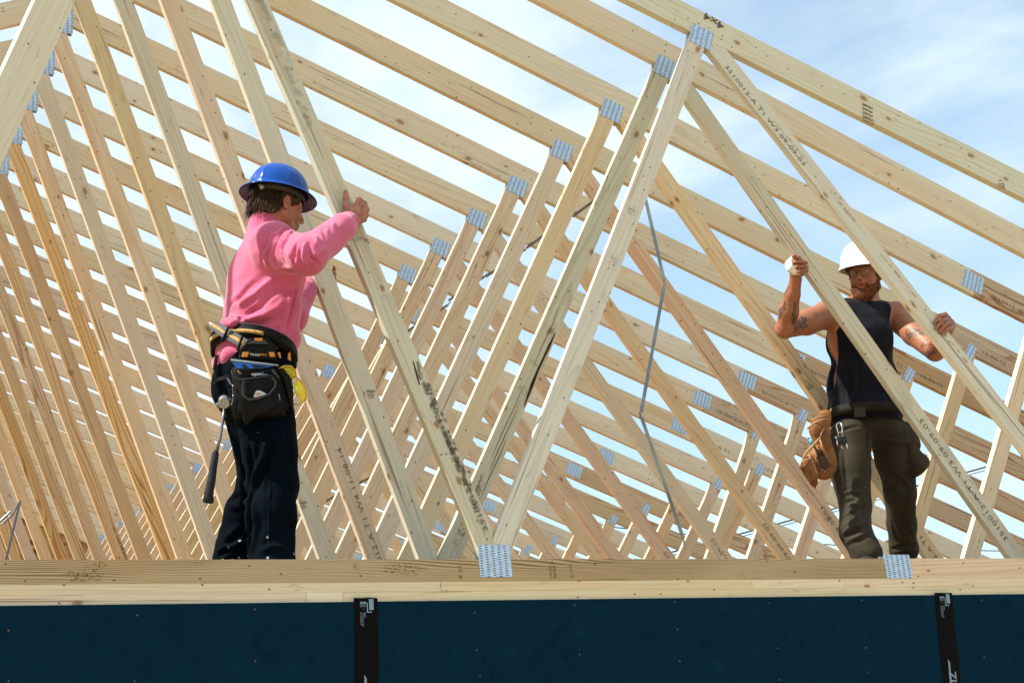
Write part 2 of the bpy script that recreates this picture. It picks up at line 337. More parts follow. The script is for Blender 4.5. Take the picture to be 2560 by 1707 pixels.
def pick(role, k):
    r = rnd.random()
    if role == 'plate': return PLATE
    if role == 'chord': return W_GREY if k == 0 else (W_PALE if k < 6 and r < .8 else W_HONEY_BOUNCE if r < .55 else W_PINK if r < .72 else W_PALE)  # deeper chords turn honey, painting the warm light bounced inside
    if role == 'chord2': return (W_GREY if k == 0 else W_PINK if k == 1 else W_PINE if k in (2, 3, 4, 5, 6, 7) else (W_PINE if r < .4 else W_PALE))
    if role == 'bc': return W_BC if k == 0 else W_PINE
    if role == 'bc2': return W_PINK if k == 0 else W_PINE
    if role == 'w1':
        d = {0: W_WEATH, 1: W_GREY, 2: W_PINK, 3: W_GREY, 4: W_HONEY_BOUNCE, 5: W_PINK, 6: W_PALE, 7: W_PINK, 8: W_YEL, 9: W_YEL, 10: W_YEL, 11: W_YEL, 12: W_YEL, 13: W_YEL}
        return d.get(k, W_HONEY_BOUNCE if r < .4 else W_PINK if r < .6 else W_YEL)
    if role == 'w2':
        d = {0: W_GREY, 1: W_WEATH, 2: W_PALE, 3: W_PALE, 5: W_PINK}
        return d.get(k, W_HONEY_BOUNCE if r < .55 else W_PALE if r < .75 else W_PINK)
    return W_GREY if k < 2 else W_HONEY_BOUNCE if r < .75 else W_PALE if r < .9 else W_PINK
GEO = {}
def get_parts(kind):
    if kind not in GEO: GEO[kind] = [(n, mesh(n, *g), role) for n, g, role in truss_geo(kind)]
    return GEO[kind]
GEO['front'] = [(n, mesh(n, *g), role) for n, g, role in truss_geo(1, 3.752)]
TR = []; PARTS = {}
LAB = {0: 'front roof truss on the near wall, tilted slightly back and steadied by both workers',
       1: 'second roof truss from the near wall, its web crossing the white helmeted worker’s chest',
       2: 'third roof truss from the near wall, passing behind the white helmeted worker'}
for k in range(NT):
    t = empty('roof_truss', (0, YK[k], 0)); TR.append(t)
    lab = LAB.get(k, 'bare %s roof truss counted back from the near wall' % ORD[k] if k < NT-1 else 'last bare roof truss, fixed against the far gable sheathing')
    tag(t, lab, 'roof truss', 'roof trusses of the building')
    if k == 0: t.rotation_euler.x = -math.atan(.1048)
    for n, me, role in get_parts('front' if k == 0 else 1 if k < 8 else 2):
        o = link(n, me, None, t); PARTS.setdefault((k, role), []).append(o)
        m = pick(role, k)
        if not me.materials: me.materials.append(m)
        o.material_slots[0].link = 'OBJECT'; o.material_slots[0].material = m
        if role == 'w1' and k < 2: o.location.y = rnd.uniform(-.001, .001)
# ------------------------------------------------------------------ walls
fw = empty('stud_wall', (0, 0, GZ)); tag(fw, 'near end wall with dark blue sheathing under double pale top plates', 'wall')
def plate_row(z0, z1, cuts, m, y0=-.001, y1=.14, parent=fw, name='top_plate'):
    for a, b in zip(cuts[:-1], cuts[1:]):
        o = link(name, mesh(name, *prism2([(a+.0006, z0-GZ), (b-.0006, z0-GZ), (b-.0006, z1-GZ), (a+.0006, z1-GZ)], y0+rnd.uniform(-.001, .001), y1, (1, 0))), m, parent)
plate_row(-.0375, -.0006, [-9.2, -5.3, 1.0+.0, 2.40, 2.86, 9.2], W_PALE)
plate_row(-.075, -.0381, [-9.2, -3.3, .455, .60, 4.3, 9.2], W_PALE)
PX = [-9.2, -4.68, -2.0, .68, 3.36, 6.04, 9.2]
panels = []
for a, b in zip(PX[:-1], PX[1:]):
    p = link('sheathing_panel', mesh('sheathing_panel', *box(a+.002, b-.002, -.0135, -.001, .01, -.075-GZ)), SHEATH, fw); panels.append((a, b, p))
def tape(cx, tilt, z1):
    V, Fc, U = [], [], []
    n = 22; wd = .0475; tp = link('seam_tape', None, None) if False else None
    H = z1-GZ-.05; rr = random.Random(int(cx*100))
    for i in range(n+1):
        z = H*(1-i/n)+.05
        xx = cx+tilt*(z-H)
        top = .004*math.sin(3) if i else 0
        for j, s in enumerate((-1, -.35, .35, 1)):
            yy = -.0155-(.0012 if abs(s) < .5 else 0)*rr.random()
            V.append((xx+s*wd+rr.uniform(-.0006, .0006), yy, z+(rr.uniform(-.003, .003) if i == 0 else 0)))
    for i in range(n):
        for j in range(3): Fc.append([i*4+j, (i+1)*4+j, (i+1)*4+j+1, i*4+j+1])
    me = mesh('seam_tape', V, Fc); o = link('seam_tape', me, TAPE, fw)
    md = o.modifiers.new('s', 'SOLIDIFY'); md.thickness = .0015; md.offset = -1
    def tx(s, size, x, z, m=TAPEINK, bold=0, hx=1):
        me = text_mesh('tape_print', s, size, .0003, bold)
        q = link('tape_print', me, m, o); q.matrix_local = Matrix.Translation((x, -.0178, z)) @ Matrix.Rotation(tilt, 4, 'Y') @ Matrix.Rotation(PI/2, 4, 'X') @ Matrix.Rotation(-PI/2, 4, 'Z') @ Matrix.Diagonal((hx, 1, 1, 1))
    ztop = z1-GZ
    X = lambda u, dz: cx+u-tilt*dz
    for i, sx in enumerate(('ROLL', 'THE', 'TAPE')): tx(sx, .0093, X(-.004-.0078*i, .024), ztop-.024)
    tx('|', .010, X(-.010, .042), ztop-.042)
    for i, (sx, dz) in enumerate((('PARA', .063), ('APLICAR USE', .081), ('EL RODILLO', .078))): tx(sx, .0088, X(-.004-.0078*i, dz), ztop-dz)
    def blk(u0, u1, d0, d1):
        me = mesh('tape_print', *box(X(u0, d0), X(u1, d0), -.0180, -.0172, ztop-d1, ztop-d0)); link('tape_print', me, TAPEINK, o)
    blk(.013, .031, .004, .045); blk(.004, .008, .018, .055); blk(.0085, .024, .051, .055); blk(-.022, .002, .014, .020)
    tx('ZIP', .052, X(.006, .405), ztop-.375, bold=.0010)
    V2 = [(X(-.010, .29), -.0180, ztop-.285), (X(-.001, .29), -.0180, ztop-.300), (X(-.001, .45), -.0180, ztop-.45), (X(-.010, .45), -.0180, ztop-.45)]
    me = mesh('tape_print', V2, [[3, 2, 1, 0]]); link('tape_print', me, TAPEINK, o)
tape(.684, .02, -.062); tape(3.362, .02, -.068); tape(-2.0, 0, -.066); tape(6.04, 0, -.066)
NAILM = mat('dark_screw', (.02, .018, .015), .4, .5)
CHIP = mat('chipped_rim', (.22, .16, .08), .8)
nails = [(342, 1535), (20, 1573), (639, 1524), (637, 1650), (336, 1704), (20, 1699), (1187, 1532), (1436, 1510), (1193, 1625), (1450, 1634), (1200, 1688), (1688, 1503), (1694, 1571), (1700, 1654),
         (1923, 1505), (2155, 1501), (1943, 1618), (2164, 1616), (1948, 1700), (2170, 1683), (2455, 1500), (2460, 1640)]
vn, fn, un = tube([(0, -.003, 0), (0, .002, 0)], .0030, 8)
nm = mesh('screw', vn, fn)
ring = mesh('screw_rim', *[x for x in tube([(0, -.0005, 0), (0, .002, 0)], .0038, 9)][:2])
for px, py in nails:
    p = at(px, py, -.0135)
    for a, b, pn in panels:
        if a < p.x < b:
            o = link('screw', nm, NAILM, pn); o.location = (p.x, -.0135, p.z-GZ)
            q = link('rim', ring, CHIP, o); q.location = (.0016*math.sin(px), 0, .0022*math.cos(px*1.7))
# side walls and far gable
for sx, lb in ((-1, 'long side wall on the left carrying the truss heels'), (1, 'long side wall on the right carrying the truss heels')):
    wl = empty('stud_wall', (sx*9.2, 0, GZ)); tag(wl, lb, 'wall')
    x0, x1 = (-.14, 0) if sx > 0 else (0, .14)
    for z0, z1 in ((-.038, -.0006), (-.076, -.0386)):
        V, Fc, U = prism2([(.145, z0-GZ), (17.6, z0-GZ), (17.6, z1-GZ), (.145, z1-GZ)], x0, x1, (1, 0)); V = [(y, x, z) for x, y, z in V]; Fc = [f[::-1] for f in Fc]
        U2 = []; i = 0
        for f in Fc: U2 += U[i:i+len(f)][::-1]; i += len(f)
        link('top_plate', mesh('top_plate', V, Fc, U2), W_PALE, wl)
    o = link('sheathing', mesh('sheathing', *box(x1-.001 if sx > 0 else x0-.012, x1+.012 if sx > 0 else x0+.001, .15, 17.6, .01, -.076-GZ)), SHEATH, wl)
fg = empty('gable_wall', (0, 17.24, GZ)); tag(fg, 'far gable end wall of raw strand board closing the roof space', 'wall')
YE = YK[27]+.04
fg.location.y = YE
link('strand_board', mesh('strand_board', *prism2([(-9.25, 0), (9.25, 0), (9.25, -GZ+.11), (0, 3.725-GZ), (-9.25, -GZ+.11)], .002, .013, (1, 0))), OSB, fg)
# loose wide board leaning against the front truss at the top left
def oriented_box(name, p, q, wdt, thk, face, m, parent=None):
    p, q = Vector(p), Vector(q); d = (q-p).normalized(); f = Vector(face); f = (f-d*f.dot(d)).normalized(); s = d.cross(f)
    L_ = (q-p).length; V, Fc, U = box(0, L_, -thk/2, thk/2, -wdt/2, wdt/2)
    V = [tuple(p+d*x-f*y+s*z*1.0) for x, y, z in V]
    c = Vector((0, 0, 0)); me = mesh(name, V, Fc, U); bm = bmesh.new(); bm.from_mesh(me); bmesh.ops.recalc_face_normals(bm, faces=bm.faces); bm.to_mesh(me); bm.free()
    return link(name, me, m, parent)
lb = oriented_box('leaning_board', at(222, -190, -.10), at(-185, 700, -.16), .140, .038, (.34, -.94, 0), W_GREY)
tag(lb, 'wide pale board leaning at the upper left, knotty and nearest the camera', 'board')
# ------------------------------------------------------------------ implicit bodies -> one continuous mesh (surface nets)
class Field:
    def __init__(s, lo, hi, h):
        s.lo = np.array(lo, float); s.h = h; s.n = np.ceil((np.array(hi)-s.lo)/h).astype(int)+1
        s.a = np.full(tuple(s.n), .2, np.float32)
    def _box(s, lo, hi, pad):
        i0 = np.clip(np.floor((np.array(lo)-pad-s.lo)/s.h).astype(int), 0, s.n-1); i1 = np.clip(np.ceil((np.array(hi)+pad-s.lo)/s.h).astype(int)+1, 1, s.n)
        g = [(s.lo[d]+s.h*np.arange(i0[d], i1[d])).astype(np.float32) for d in range(3)]
        return tuple(slice(i0[d], i1[d]) for d in range(3)), g[0][:, None, None], g[1][None, :, None], g[2][None, None, :]
    def _put(s, sl, d, k, sub=False):
        a = s.a[sl]
        if sub:
            h = np.clip(.5-.5*(-a+ -(-d))/k if False else .5-.5*(a+d)/k, 0, 1); s.a[sl] = a*(1-h)+(-d)*h+k*h*(1-h)
        else:
            h = np.clip(.5+.5*(a-d)/k, 0, 1); s.a[sl] = a*(1-h)+d*h-k*h*(1-h)
    def cap(s, p0, r0, p1, r1, k=.015, sub=False):
        p0 = np.array(p0, np.float32); p1 = np.array(p1, np.float32); R = max(r0, r1)+k+.03
        sl, X, Y, Z = s._box(np.minimum(p0, p1), np.maximum(p0, p1), R)
        d = p1-p0; dd = float(d@d)+1e-12
        t = np.clip(((X-p0[0])*d[0]+(Y-p0[1])*d[1]+(Z-p0[2])*d[2])/dd, 0, 1)
        D = np.sqrt((X-p0[0]-t*d[0])**2+(Y-p0[1]-t*d[1])**2+(Z-p0[2]-t*d[2])**2)-(r0+(r1-r0)*t)
        s._put(sl, D, k, sub)
    def chain(s, pts, rs, k=.012):
        for i in range(len(pts)-1): s.cap(pts[i], rs[i], pts[i+1], rs[i+1], k)
    def ell(s, c, r, M=None, k=.015, sub=False):
        c = np.array(c, np.float32); r = np.array(r, np.float32); R = float(r.max())
        sl, X, Y, Z = s._box(c, c, R+k+.03)
        A = np.eye(3) if M is None else np.array(M, float)      # rows: local axes
        x, y, z = X-c[0], Y-c[1], Z-c[2]
        q = [(x*A[i, 0]+y*A[i, 1]+z*A[i, 2])/r[i] for i in range(3)]
        k0 = np.sqrt(q[0]**2+q[1]**2+q[2]**2); k1 = np.sqrt((q[0]/r[0])**2+(q[1]/r[1])**2+(q[2]/r[2])**2)+1e-6
        s._put(sl, k0*(k0-1)/k1, k, sub)
    def cut(s, p, n, k=.004):     # remove the side the normal points to
        p = np.array(p); n = np.array(n, float); n /= np.linalg.norm(n)
        X = s.lo[0]+s.h*np.arange(s.n[0]); Y = s.lo[1]+s.h*np.arange(s.n[1]); Z = s.lo[2]+s.h*np.arange(s.n[2])
        D = ((X-p[0])*n[0])[:, None, None]+((Y-p[1])*n[1])[None, :, None]+((Z-p[2])*n[2])[None, None, :]
        s.a = np.maximum(s.a, D.astype(np.float32))
    def mesh(s, name):
        a = s.a; a[0], a[-1], a[:, 0], a[:, -1], a[:, :, 0], a[:, :, -1] = [np.float32(.1)]*6
        ins = a < 0
        idx = {}
        nx, ny, nz = a.shape
        c = np.zeros((nx-1, ny-1, nz-1), np.uint8)
        for i in (0, 1):
            for j in (0, 1):
                for k in (0, 1): c += ins[i:nx-1+i, j:ny-1+j, k:nz-1+k]
        cells = np.argwhere((c > 0) & (c < 8)); vid = np.full(c.shape, -1, np.int32); vid[tuple(cells.T)] = np.arange(len(cells))
        P = np.zeros((len(cells), 3)); W = np.zeros(len(cells))
        cr = [(0, 0, 0), (1, 0, 0), (0, 1, 0), (1, 1, 0), (0, 0, 1), (1, 0, 1), (0, 1, 1), (1, 1, 1)]
        val = [a[cells[:, 0]+o[0], cells[:, 1]+o[1], cells[:, 2]+o[2]] for o in cr]
        for p in range(8):
            for q in range(p+1, 8):
                if sum(abs(cr[p][d]-cr[q][d]) for d in range(3)) != 1: continue
                m = (val[p] < 0) != (val[q] < 0); t = np.where(m, val[p]/(val[p]-val[q]+1e-12), 0)
                for d in range(3): P[:, d] += np.where(m, cr[p][d]+(cr[q][d]-cr[p][d])*t, 0)
                W += m
        P = P/W[:, None]+cells; V = s.lo+s.h*P
        Q = []
        for d in range(3):
            e = [0, 0, 0]; e[d] = 1; sl0 = [slice(1, -1)]*3; sl0[d] = slice(0, -1); sl1 = [slice(1, -1)]*3; sl1[d] = slice(1, None)
            A = ins[tuple(sl0)]; B = ins[tuple(sl1)]; ed = np.argwhere(A != B); 
            off = np.array([1, 1, 1]); off[d] = 0; ed = ed+off
            o1, o2 = [(1, 2), (2, 0), (0, 1)][d]
            u = np.zeros(3, int); u[o1] = 1; v = np.zeros(3, int); v[o2] = 1
            q = np.stack([vid[tuple((ed-u-v).T)], vid[tuple((ed-v).T)], vid[tuple(ed.T)], vid[tuple((ed-u).T)]], 1)
            fl = ins[tuple(ed.T)]
            q[~fl] = q[~fl][:, ::-1]; Q.append(q)
        Q = np.concatenate(Q); Q = Q[(Q >= 0).all(1)]
        return V.astype(np.float64), Q
def np_mesh(name, V, Q, smooth=True):
    me = bpy.data.meshes.new(name); me.vertices.add(len(V)); me.vertices.foreach_set('co', V.astype(np.float32).ravel())
    me.loops.add(Q.size); me.loops.foreach_set('vertex_index', Q.astype(np.int32).ravel())
    me.polygons.add(len(Q)); me.polygons.foreach_set('loop_start', np.arange(0, Q.size, 4, dtype=np.int32)); 
    me.update(calc_edges=True); me.validate()
    me.polygons.foreach_set('use_smooth', np.ones(len(me.polygons), bool)); return me
def normals(V, Q):
    n = np.cross(V[Q[:, 2]]-V[Q[:, 0]], V[Q[:, 3]]-V[Q[:, 1]]); N_ = np.zeros_like(V)
    for i in range(4): np.add.at(N_, Q[:, i], n)
    return N_/(np.linalg.norm(N_, axis=1)[:, None]+1e-12)
def relax(V, Q, it=2, f=.5):
    for _ in range(it):
        S = np.zeros_like(V); c = np.zeros(len(V))
        for i in range(4):
            for j in ((i+1) % 4, (i+3) % 4):
                np.add.at(S, Q[:, i], V[Q[:, j]]); np.add.at(c, Q[:, i], 1)
        V = V*(1-f)+f*S/np.maximum(c, 1)[:, None]
    return V
def seg_dist(P, a, b):
    d = b-a; t = np.clip(((P-a)@d)/(d@d+1e-12), 0, 1); return np.linalg.norm(P-a-t[:, None]*d, axis=1), t
def fold(V, Nn, D, pts, w, A, side=None):
    """raise (A>0) or sink (A<0) a cloth fold along a 3-D polyline; fades out at its ends"""
    P = [np.array(p, float) for p in pts]; L_ = np.cumsum([0]+[np.linalg.norm(P[i+1]-P[i]) for i in range(len(P)-1)])
    best = np.full(len(V), 9.); tt = np.zeros(len(V))
    for i in range(len(P)-1):
        d, t = seg_dist(V, P[i], P[i+1]); m = d < best; best[m] = d[m]; tt[m] = (L_[i]+t[m]*(L_[i+1]-L_[i]))/L_[-1]
    e = np.sin(np.clip(tt, 0.02, .98)*PI)**.6
    w = w*.82; D += 1.25*A*e*(np.exp(-(best/w)**2)-.35*np.exp(-((best-2.1*w)/w)**2))
    return D
def hsh(P, sc, seed=0):      # smooth value noise on points
    out = np.empty(len(P)); s = Vector((seed*7.13, seed*3.7, seed*1.9))
    for i, p in enumerate(P): out[i] = mnoise.noise(Vector((p[0]*sc, p[1]*sc, p[2]*sc))+s)
    return out
class Frame:
    def __init__(s, o, f, u):
        s.o = np.array(o, float); s.f = np.array(f, float)/np.linalg.norm(f); u = np.array(u, float); u = u-s.f*(u@s.f); s.u = u/np.linalg.norm(u); s.l = np.cross(s.u, s.f)
        s.M = np.array([s.f, s.l, s.u])
    def __call__(s, f, l, u): return s.o+s.f*f+s.l*l+s.u*u
def head(F_, H, neck, mouth_open=0, nw=1.0):
    e = lambda c, r, k=.015, **q: F_.ell(H(*c), r, H.M, k, **q); c_ = lambda a, ra, b, rb, k=.012, **q: F_.cap(H(*a), ra, H(*b), rb, k, **q)
    e((-.012, 0, .045), (.100, .077, .090), .02); e((.030, 0, -.005), (.066, .062, .085), .02)
    for s in (1, -1):
        c_((-.005, s*.050, -.035), .022, (.066, s*.020, -.088), .019, .02)
        e((.060, s*.036, -.018), (.028, .025, .030), .015)
        c_((.092, s*.010, .036), .0085, (.070, s*.047, .034), .009, .010)
        e((.104, s*.0125, -.026), (.011, .0075, .008), .006)
        e((.103, s*.033, .016), (.018, .016, .012), None and 0 or .010, sub=True)
        e((.0765, s*.032, .016), (.0145, .0135, .0125), .004)
        e((-.012, s*.079, .002), (.019, .008, .032), .006)
        e((-.008, s*.084, .004), (.010, .006, .019), .004, sub=True)
        e((-.014, s*.081, -.024), (.010, .006, .010), .004)
    c_((.094, 0, .028), .0085, (.116, 0, -.014), .0115, .010); e((.118, 0, -.018), (.011, .011, .010), .006)
    e((.083, 0, -.092), (.018, .024, .017), .015); e((.086, 0, -.050), (.020, .028, .022), .015)
    mo = mouth_open
    c_((.092, -.020, -.049), .0045, (.102, 0, -.046+mo*.3), .0062, .005); c_((.092, .020, -.049), .0045, (.102, 0, -.046+mo*.3), .0062, .005)
    c_((.090, -.018, -.056-mo*.4), .005, (.099, 0, -.060-mo), .0072, .005); c_((.090, .018, -.056-mo*.4), .005, (.099, 0, -.060-mo), .0072, .005)
    e((.108, 0, -.0528-mo*.35), (.016, .020, .0022+mo*.55), .004, sub=True)
    nb = np.array(neck, float)
    F_.cap(H(-.022, 0, -.035), .054*nw, nb, .062*nw, .02)
def eyes(H, parent, off, iris):
    EW = mat('eye_white', (.62, .58, .52), .15); IR = mat('iris_dark', iris, .1)
    for s in (1, -1):
        for nm, c, r, m in (('eyeball', (.0805, s*.032, .0155), (.0122, .0108, .0052), EW), ('iris', (.0880, s*.032-.0012, .0155), (.0052, .0040, .0042), IR)):
            bm = bmesh.new(); bmesh.ops.create_uvsphere(bm, u_segments=16, v_segments=10, radius=1); me = bpy.data.meshes.new(nm); bm.to_mesh(me); bm.free()
            for v in me.vertices: v.co = Vector(H(c[0]+v.co.x*r[0], c[1]+v.co.y*r[1], c[2]+v.co.z*r[2]))
            o = link(nm, me, m, parent, True); o.location = off
def skin_mat(name, base, red, tat=False):
    m = mat(name, base, .48, spec=.35); nt = m.node_tree; b = nt.nodes['Principled BSDF']
    b.inputs['Subsurface Weight'].default_value = .10; b.inputs['Subsurface Radius'].default_value = (.02, .008, .004); b.inputs['Subsurface Scale'].default_value = .3
    t = N(nt, 'ShaderNodeTexCoord'); g = N(nt, 'ShaderNodeTexNoise', inp={'Scale': 26, 'Detail': 5, 'Roughness': .6}); L(nt, t.outputs['Object'], g.inputs['Vector'])
    col = mixn(nt, rng(nt, g.outputs['Fac'], .4, .68, 0, .5), base, red)
    a = N(nt, 'ShaderNodeAttribute', attribute_name='mark'); s = N(nt, 'ShaderNodeSeparateColor'); L(nt, a.outputs['Color'], s.inputs[0])
    col = mixn(nt, mth(nt, 'MULTIPLY', s.outputs[0], .92), col, (.030, .036, .032))
    col = mixn(nt, mth(nt, 'MULTIPLY', s.outputs[1], .8), col, red)
    col = mixn(nt, mth(nt, 'MULTIPLY', s.outputs[2], .85), col, (.04, .02, .012))
    L(nt, col, b.inputs['Base Color'])
    bp = N(nt, 'ShaderNodeBump', inp={'Strength': .15, 'Distance': .001}); g2 = N(nt, 'ShaderNodeTexNoise', inp={'Scale': 400}); L(nt, t.outputs['Object'], g2.inputs['Vector']); L(nt, g2.outputs['Fac'], bp.inputs['Height']); L(nt, bp.outputs[0], b.inputs['Normal'])
    return m
def set_mark(me, arr):
    ca = me.color_attributes.new('mark', 'FLOAT_COLOR', 'POINT'); d = np.ones((len(me.vertices), 4), np.float32); d[:, :3] = arr; ca.data.foreach_set('color', d.ravel())
def strands(roots, dirs, length, width, rr, droop=(0, 0, -1), dr=.3, seg=3):
    V, Fc = [], []
    for p, d in zip(roots, dirs):
        d = Vector(d).normalized(); L_ = length*rr.uniform(.6, 1.2); s = d.cross(Vector((rr.uniform(-1, 1), rr.uniform(-1, 1), rr.uniform(-1, 1)))).normalized()*width
        q = Vector(p); b = len(V); dd = d.copy()
        for i in range(seg):
            w_ = 1-i/seg*.7; V += [tuple(q-s*w_), tuple(q+s*w_)]
            dd = (dd+Vector(droop)*dr+Vector((rr.uniform(-.15, .15), rr.uniform(-.15, .15), rr.uniform(-.15, .15)))).normalized(); q = q+dd*L_/seg
        V.append(tuple(q))
        for i in range(seg-1): Fc.append([b+2*i, b+2*i+1, b+2*i+3, b+2*i+2])
        Fc.append([b+2*seg-2, b+2*seg-1, b+2*seg])
    return V, Fc
def cloth_mat(name, c1, c2, rough=.85, sheen=.3, weave=900, dirt=None, splat=None):
    m = mat(name, c1, rough, spec=.15 if sheen else .04, Sheen_Weight=sheen); nt = m.node_tree; b = nt.nodes['Principled BSDF']
    t = N(nt, 'ShaderNodeTexCoord'); g = N(nt, 'ShaderNodeTexNoise', inp={'Scale': 6, 'Detail': 8, 'Roughness': .65}); L(nt, t.outputs['Object'], g.inputs['Vector'])
    col = mixn(nt, rng(nt, g.outputs['Fac'], .35, .7), c1, c2)
    if dirt:
        g3 = N(nt, 'ShaderNodeTexNoise', inp={'Scale': 17, 'Detail': 6, 'Roughness': .7}); L(nt, t.outputs['Object'], g3.inputs['Vector'])
        col = mixn(nt, rng(nt, g3.outputs['Fac'], .62, .78, 0, .55), col, dirt)
    if splat:
        v = N(nt, 'ShaderNodeTexVoronoi', inp={'Scale': 26}); L(nt, t.outputs['Object'], v.inputs['Vector']); s = N(nt, 'ShaderNodeSeparateColor'); L(nt, v.outputs['Color'], s.inputs[0])
        g4 = N(nt, 'ShaderNodeTexNoise', inp={'Scale': 3.1, 'Detail': 2}); L(nt, t.outputs['Object'], g4.inputs['Vector'])
        on = mth(nt, 'MULTIPLY', mth(nt, 'LESS_THAN', s.outputs[0], splat[0]), rng(nt, g4.outputs['Fac'], .45, .55))
        col = mixn(nt, mth(nt, 'MULTIPLY', on, rng(nt, v.outputs['Distance'], .20, .10, 0, .75)), col, splat[1])
    L(nt, col, b.inputs['Base Color'])
    g2 = N(nt, 'ShaderNodeTexNoise', inp={'Scale': weave, 'Detail': 2}); L(nt, t.outputs['Object'], g2.inputs['Vector'])
    bp = N(nt, 'ShaderNodeBump', inp={'Strength': .3, 'Distance': .001}); L(nt, g2.outputs['Fac'], bp.inputs['Height']); L(nt, bp.outputs[0], b.inputs['Normal'])
    return m
HAIR = noisemat('brown_hair', (.022, .013, .007), (.065, .038, .018), 60, .6, 4, 0, spec=.15)
BEARD = noisemat('ginger_beard', (.17, .055, .016), (.08, .026, .009), 90, .6, 4, 0, spec=.15)
# ------------------------------------------------------------------ worker in the blue hard hat
A = lambda px, py, Y: np.array(at(px, py, Y))
SKIN = skin_mat('skin_tanned', (.36, .155, .09), (.30, .085, .05)); SKIN2 = skin_mat('skin_fair_sunburnt', (.29, .118, .062), (.25, .070, .038))
def hand_field(F_, wrist, knuck, fingers, thumb, r0=.0125, k=.006, fr=.0088):
    """palm spread between wrist and four knuckles; fingers and thumb given as joint polylines"""
    for i, kp in enumerate(knuck): F_.cap(wrist[i], .0155, kp, .0125, .012)
    for i in range(3):
        F_.cap((wrist[i]+knuck[i])/2, .0145, (wrist[i+1]+knuck[i+1])/2, .0145, .012)
        F_.cap(knuck[i]*.8+wrist[i]*.2, .0125, knuck[i+1]*.8+wrist[i+1]*.2, .0125, .01)
    for kp, fg in zip(knuck, fingers):
        pts = [kp]+fg; rs = [.0108, .0098, .0090, .0078, .007][:len(pts)]; F_.ell(kp, (.0125,)*3, None, .006)
        for i in range(len(pts)-1): F_.cap(pts[i], rs[i], pts[i+1], rs[i+1], k*.55)
    F_.chain(thumb, [.018, .0145, .0118, .0100][:len(thumb)], .008)
def worker_blue():
    root = empty('person', (.35, .37, 0)); tag(root, 'worker in blue hard hat and pink sweatshirt gripping the front truss web', 'worker')
    B = Field((.05, -.22, -.02), (1.0, .92, 1.80), .0045)
    pel = np.array((.365, .37, .89)); chest = np.array((.40, .36, 1.27)); nk = A(664, 566, .335)
    rsh = A(690, 612, .20); relb = A(768, 640, -.03); rwr = A(876, 552, .085)
    lsh = np.array((.47, .50, 1.40)); lelb = np.array((.60, .60, 1.20)); lwr = np.array((.715, .67, 1.37))
    rhip = np.array((.36, .28, .88)); lhip = np.array((.37, .46, .88))
    rkn = A(672, 1200, .18); rank = np.array((.33, .09, .10)); lkn = A(652, 1200, .53); lank = np.array((.375, .63, .19))
    B.cap(pel+np.array((.02,0,0)), .085, chest+np.array((.03,0,0)), .085, .03); B.cap(chest+np.array((.03,0,0)), .085, nk, .06, .03); B.cap(rsh, .050, lsh, .050, .03)
    B.chain([rsh, relb, rwr], [.055, .043, .030], .02); B.chain([lsh, lelb, lwr], [.055, .043, .030], .02)
    B.chain([rhip, rkn, rank], [.085, .058, .042], .02); B.chain([lhip, lkn, lank], [.085, .058, .042], .02)
    # head in profile, looking at the web, slightly down
    ca = math.radians(17); fwd = np.array((math.cos(ca)*math.cos(.20), math.sin(ca)*math.cos(.20), -.20))
    hc = A(705, 522, .33); H = Frame(hc+np.array((-.014, 0, .002)), fwd, (0.06, 0, 1))
    head(B, H, nk)
    # right hand: back of the hand to the camera, thumb up the face of the web, fingers round its right edge
    wy = lambda z: .1048*z
    P = lambda px, py, Y: A(px, py, Y)
    wr = [P(874, 545, .120), P(879, 549, .112), P(883, 554, .108), P(886, 560, .115)]
    kn = [P(899, 501, .130), P(911, 510, .128), P(916, 524, .130), P(914, 539, .138)]
    fg = []
    for i, q in enumerate(kn):
        e = np.array((0, 0, 0.)); fg.append([q+np.array((.010, .042, -.004)), q+np.array((-.014, .095, -.010)), q+np.array((-.045, .104, -.012))])
    th = [P(874, 540, .118), P(866, 516, .133), P(865, 497, .139), P(864.5, 480, .142)]
    hand_field(B, wr, kn, fg, th)
    # left hand behind the second web
    lw = [lwr+np.array((0, 0, d)) for d in (.02, .007, -.007, -.02)]
    lk = [np.array((.765, .697, z)) for z in (1.435, 1.413, 1.391, 1.370)]
    lf = [[np.array((.80, .690, q[2]+.008)), np.array((.835, .672, q[2]+.012)), np.array((.825, .650, q[2]+.014))] for q in lk]
    hand_field(B, lw, lk, lf, [lwr, np.array((.745, .675, 1.44)), np.array((.757, .655, 1.475)), np.array((.750, .650, 1.490))])
    V, Q = B.mesh('b'); V = relax(V, Q, 1, .4); me = np_mesh('person_body', V, Q)
    mk = np.zeros((len(V), 3)); loc = (V-H.o)@H.M.T
    near = np.linalg.norm(loc, axis=1) < .2
    nz = np.zeros(len(V)); nz[near] = hsh(V[near], 160)
    stub = near & (loc[:, 2] < -.028) & (loc[:, 0] > .0) & (loc[:, 2] > -.13)
    mk[stub, 2] = np.clip((-loc[stub, 2]-.028)*25, 0, .5)*np.clip(loc[stub, 0]*30, 0, 1)*(.55+.9*nz[stub])
    br = near & (np.abs(loc[:, 2]-.040) < .007) & (np.abs(np.abs(loc[:, 1])-.030) < .022) & (loc[:, 0] > .06); mk[br, 2] = .75
    ey = near & (np.linalg.norm((loc-np.array((.092, 0, .014)))*np.array((1, 0, 1.8)), axis=1) < .010) & (np.abs(np.abs(loc[:, 1])-.032) < .010); mk[ey, 2] = .7
    lip = near & (np.abs(loc[:, 2]+.054) < .010) & (np.abs(loc[:, 1]) < .022) & (loc[:, 0] > .088); mk[lip, 1] = .8
    dirt = np.linalg.norm(V-kn[1], axis=1) < .12; mk[dirt, 2] = np.clip(hsh(V[dirt], 55, 2)*1.1, 0, .4)
    set_mark(me, mk); b = link('person_body', me, SKIN, root); b.location = -root.location
    off = -root.location
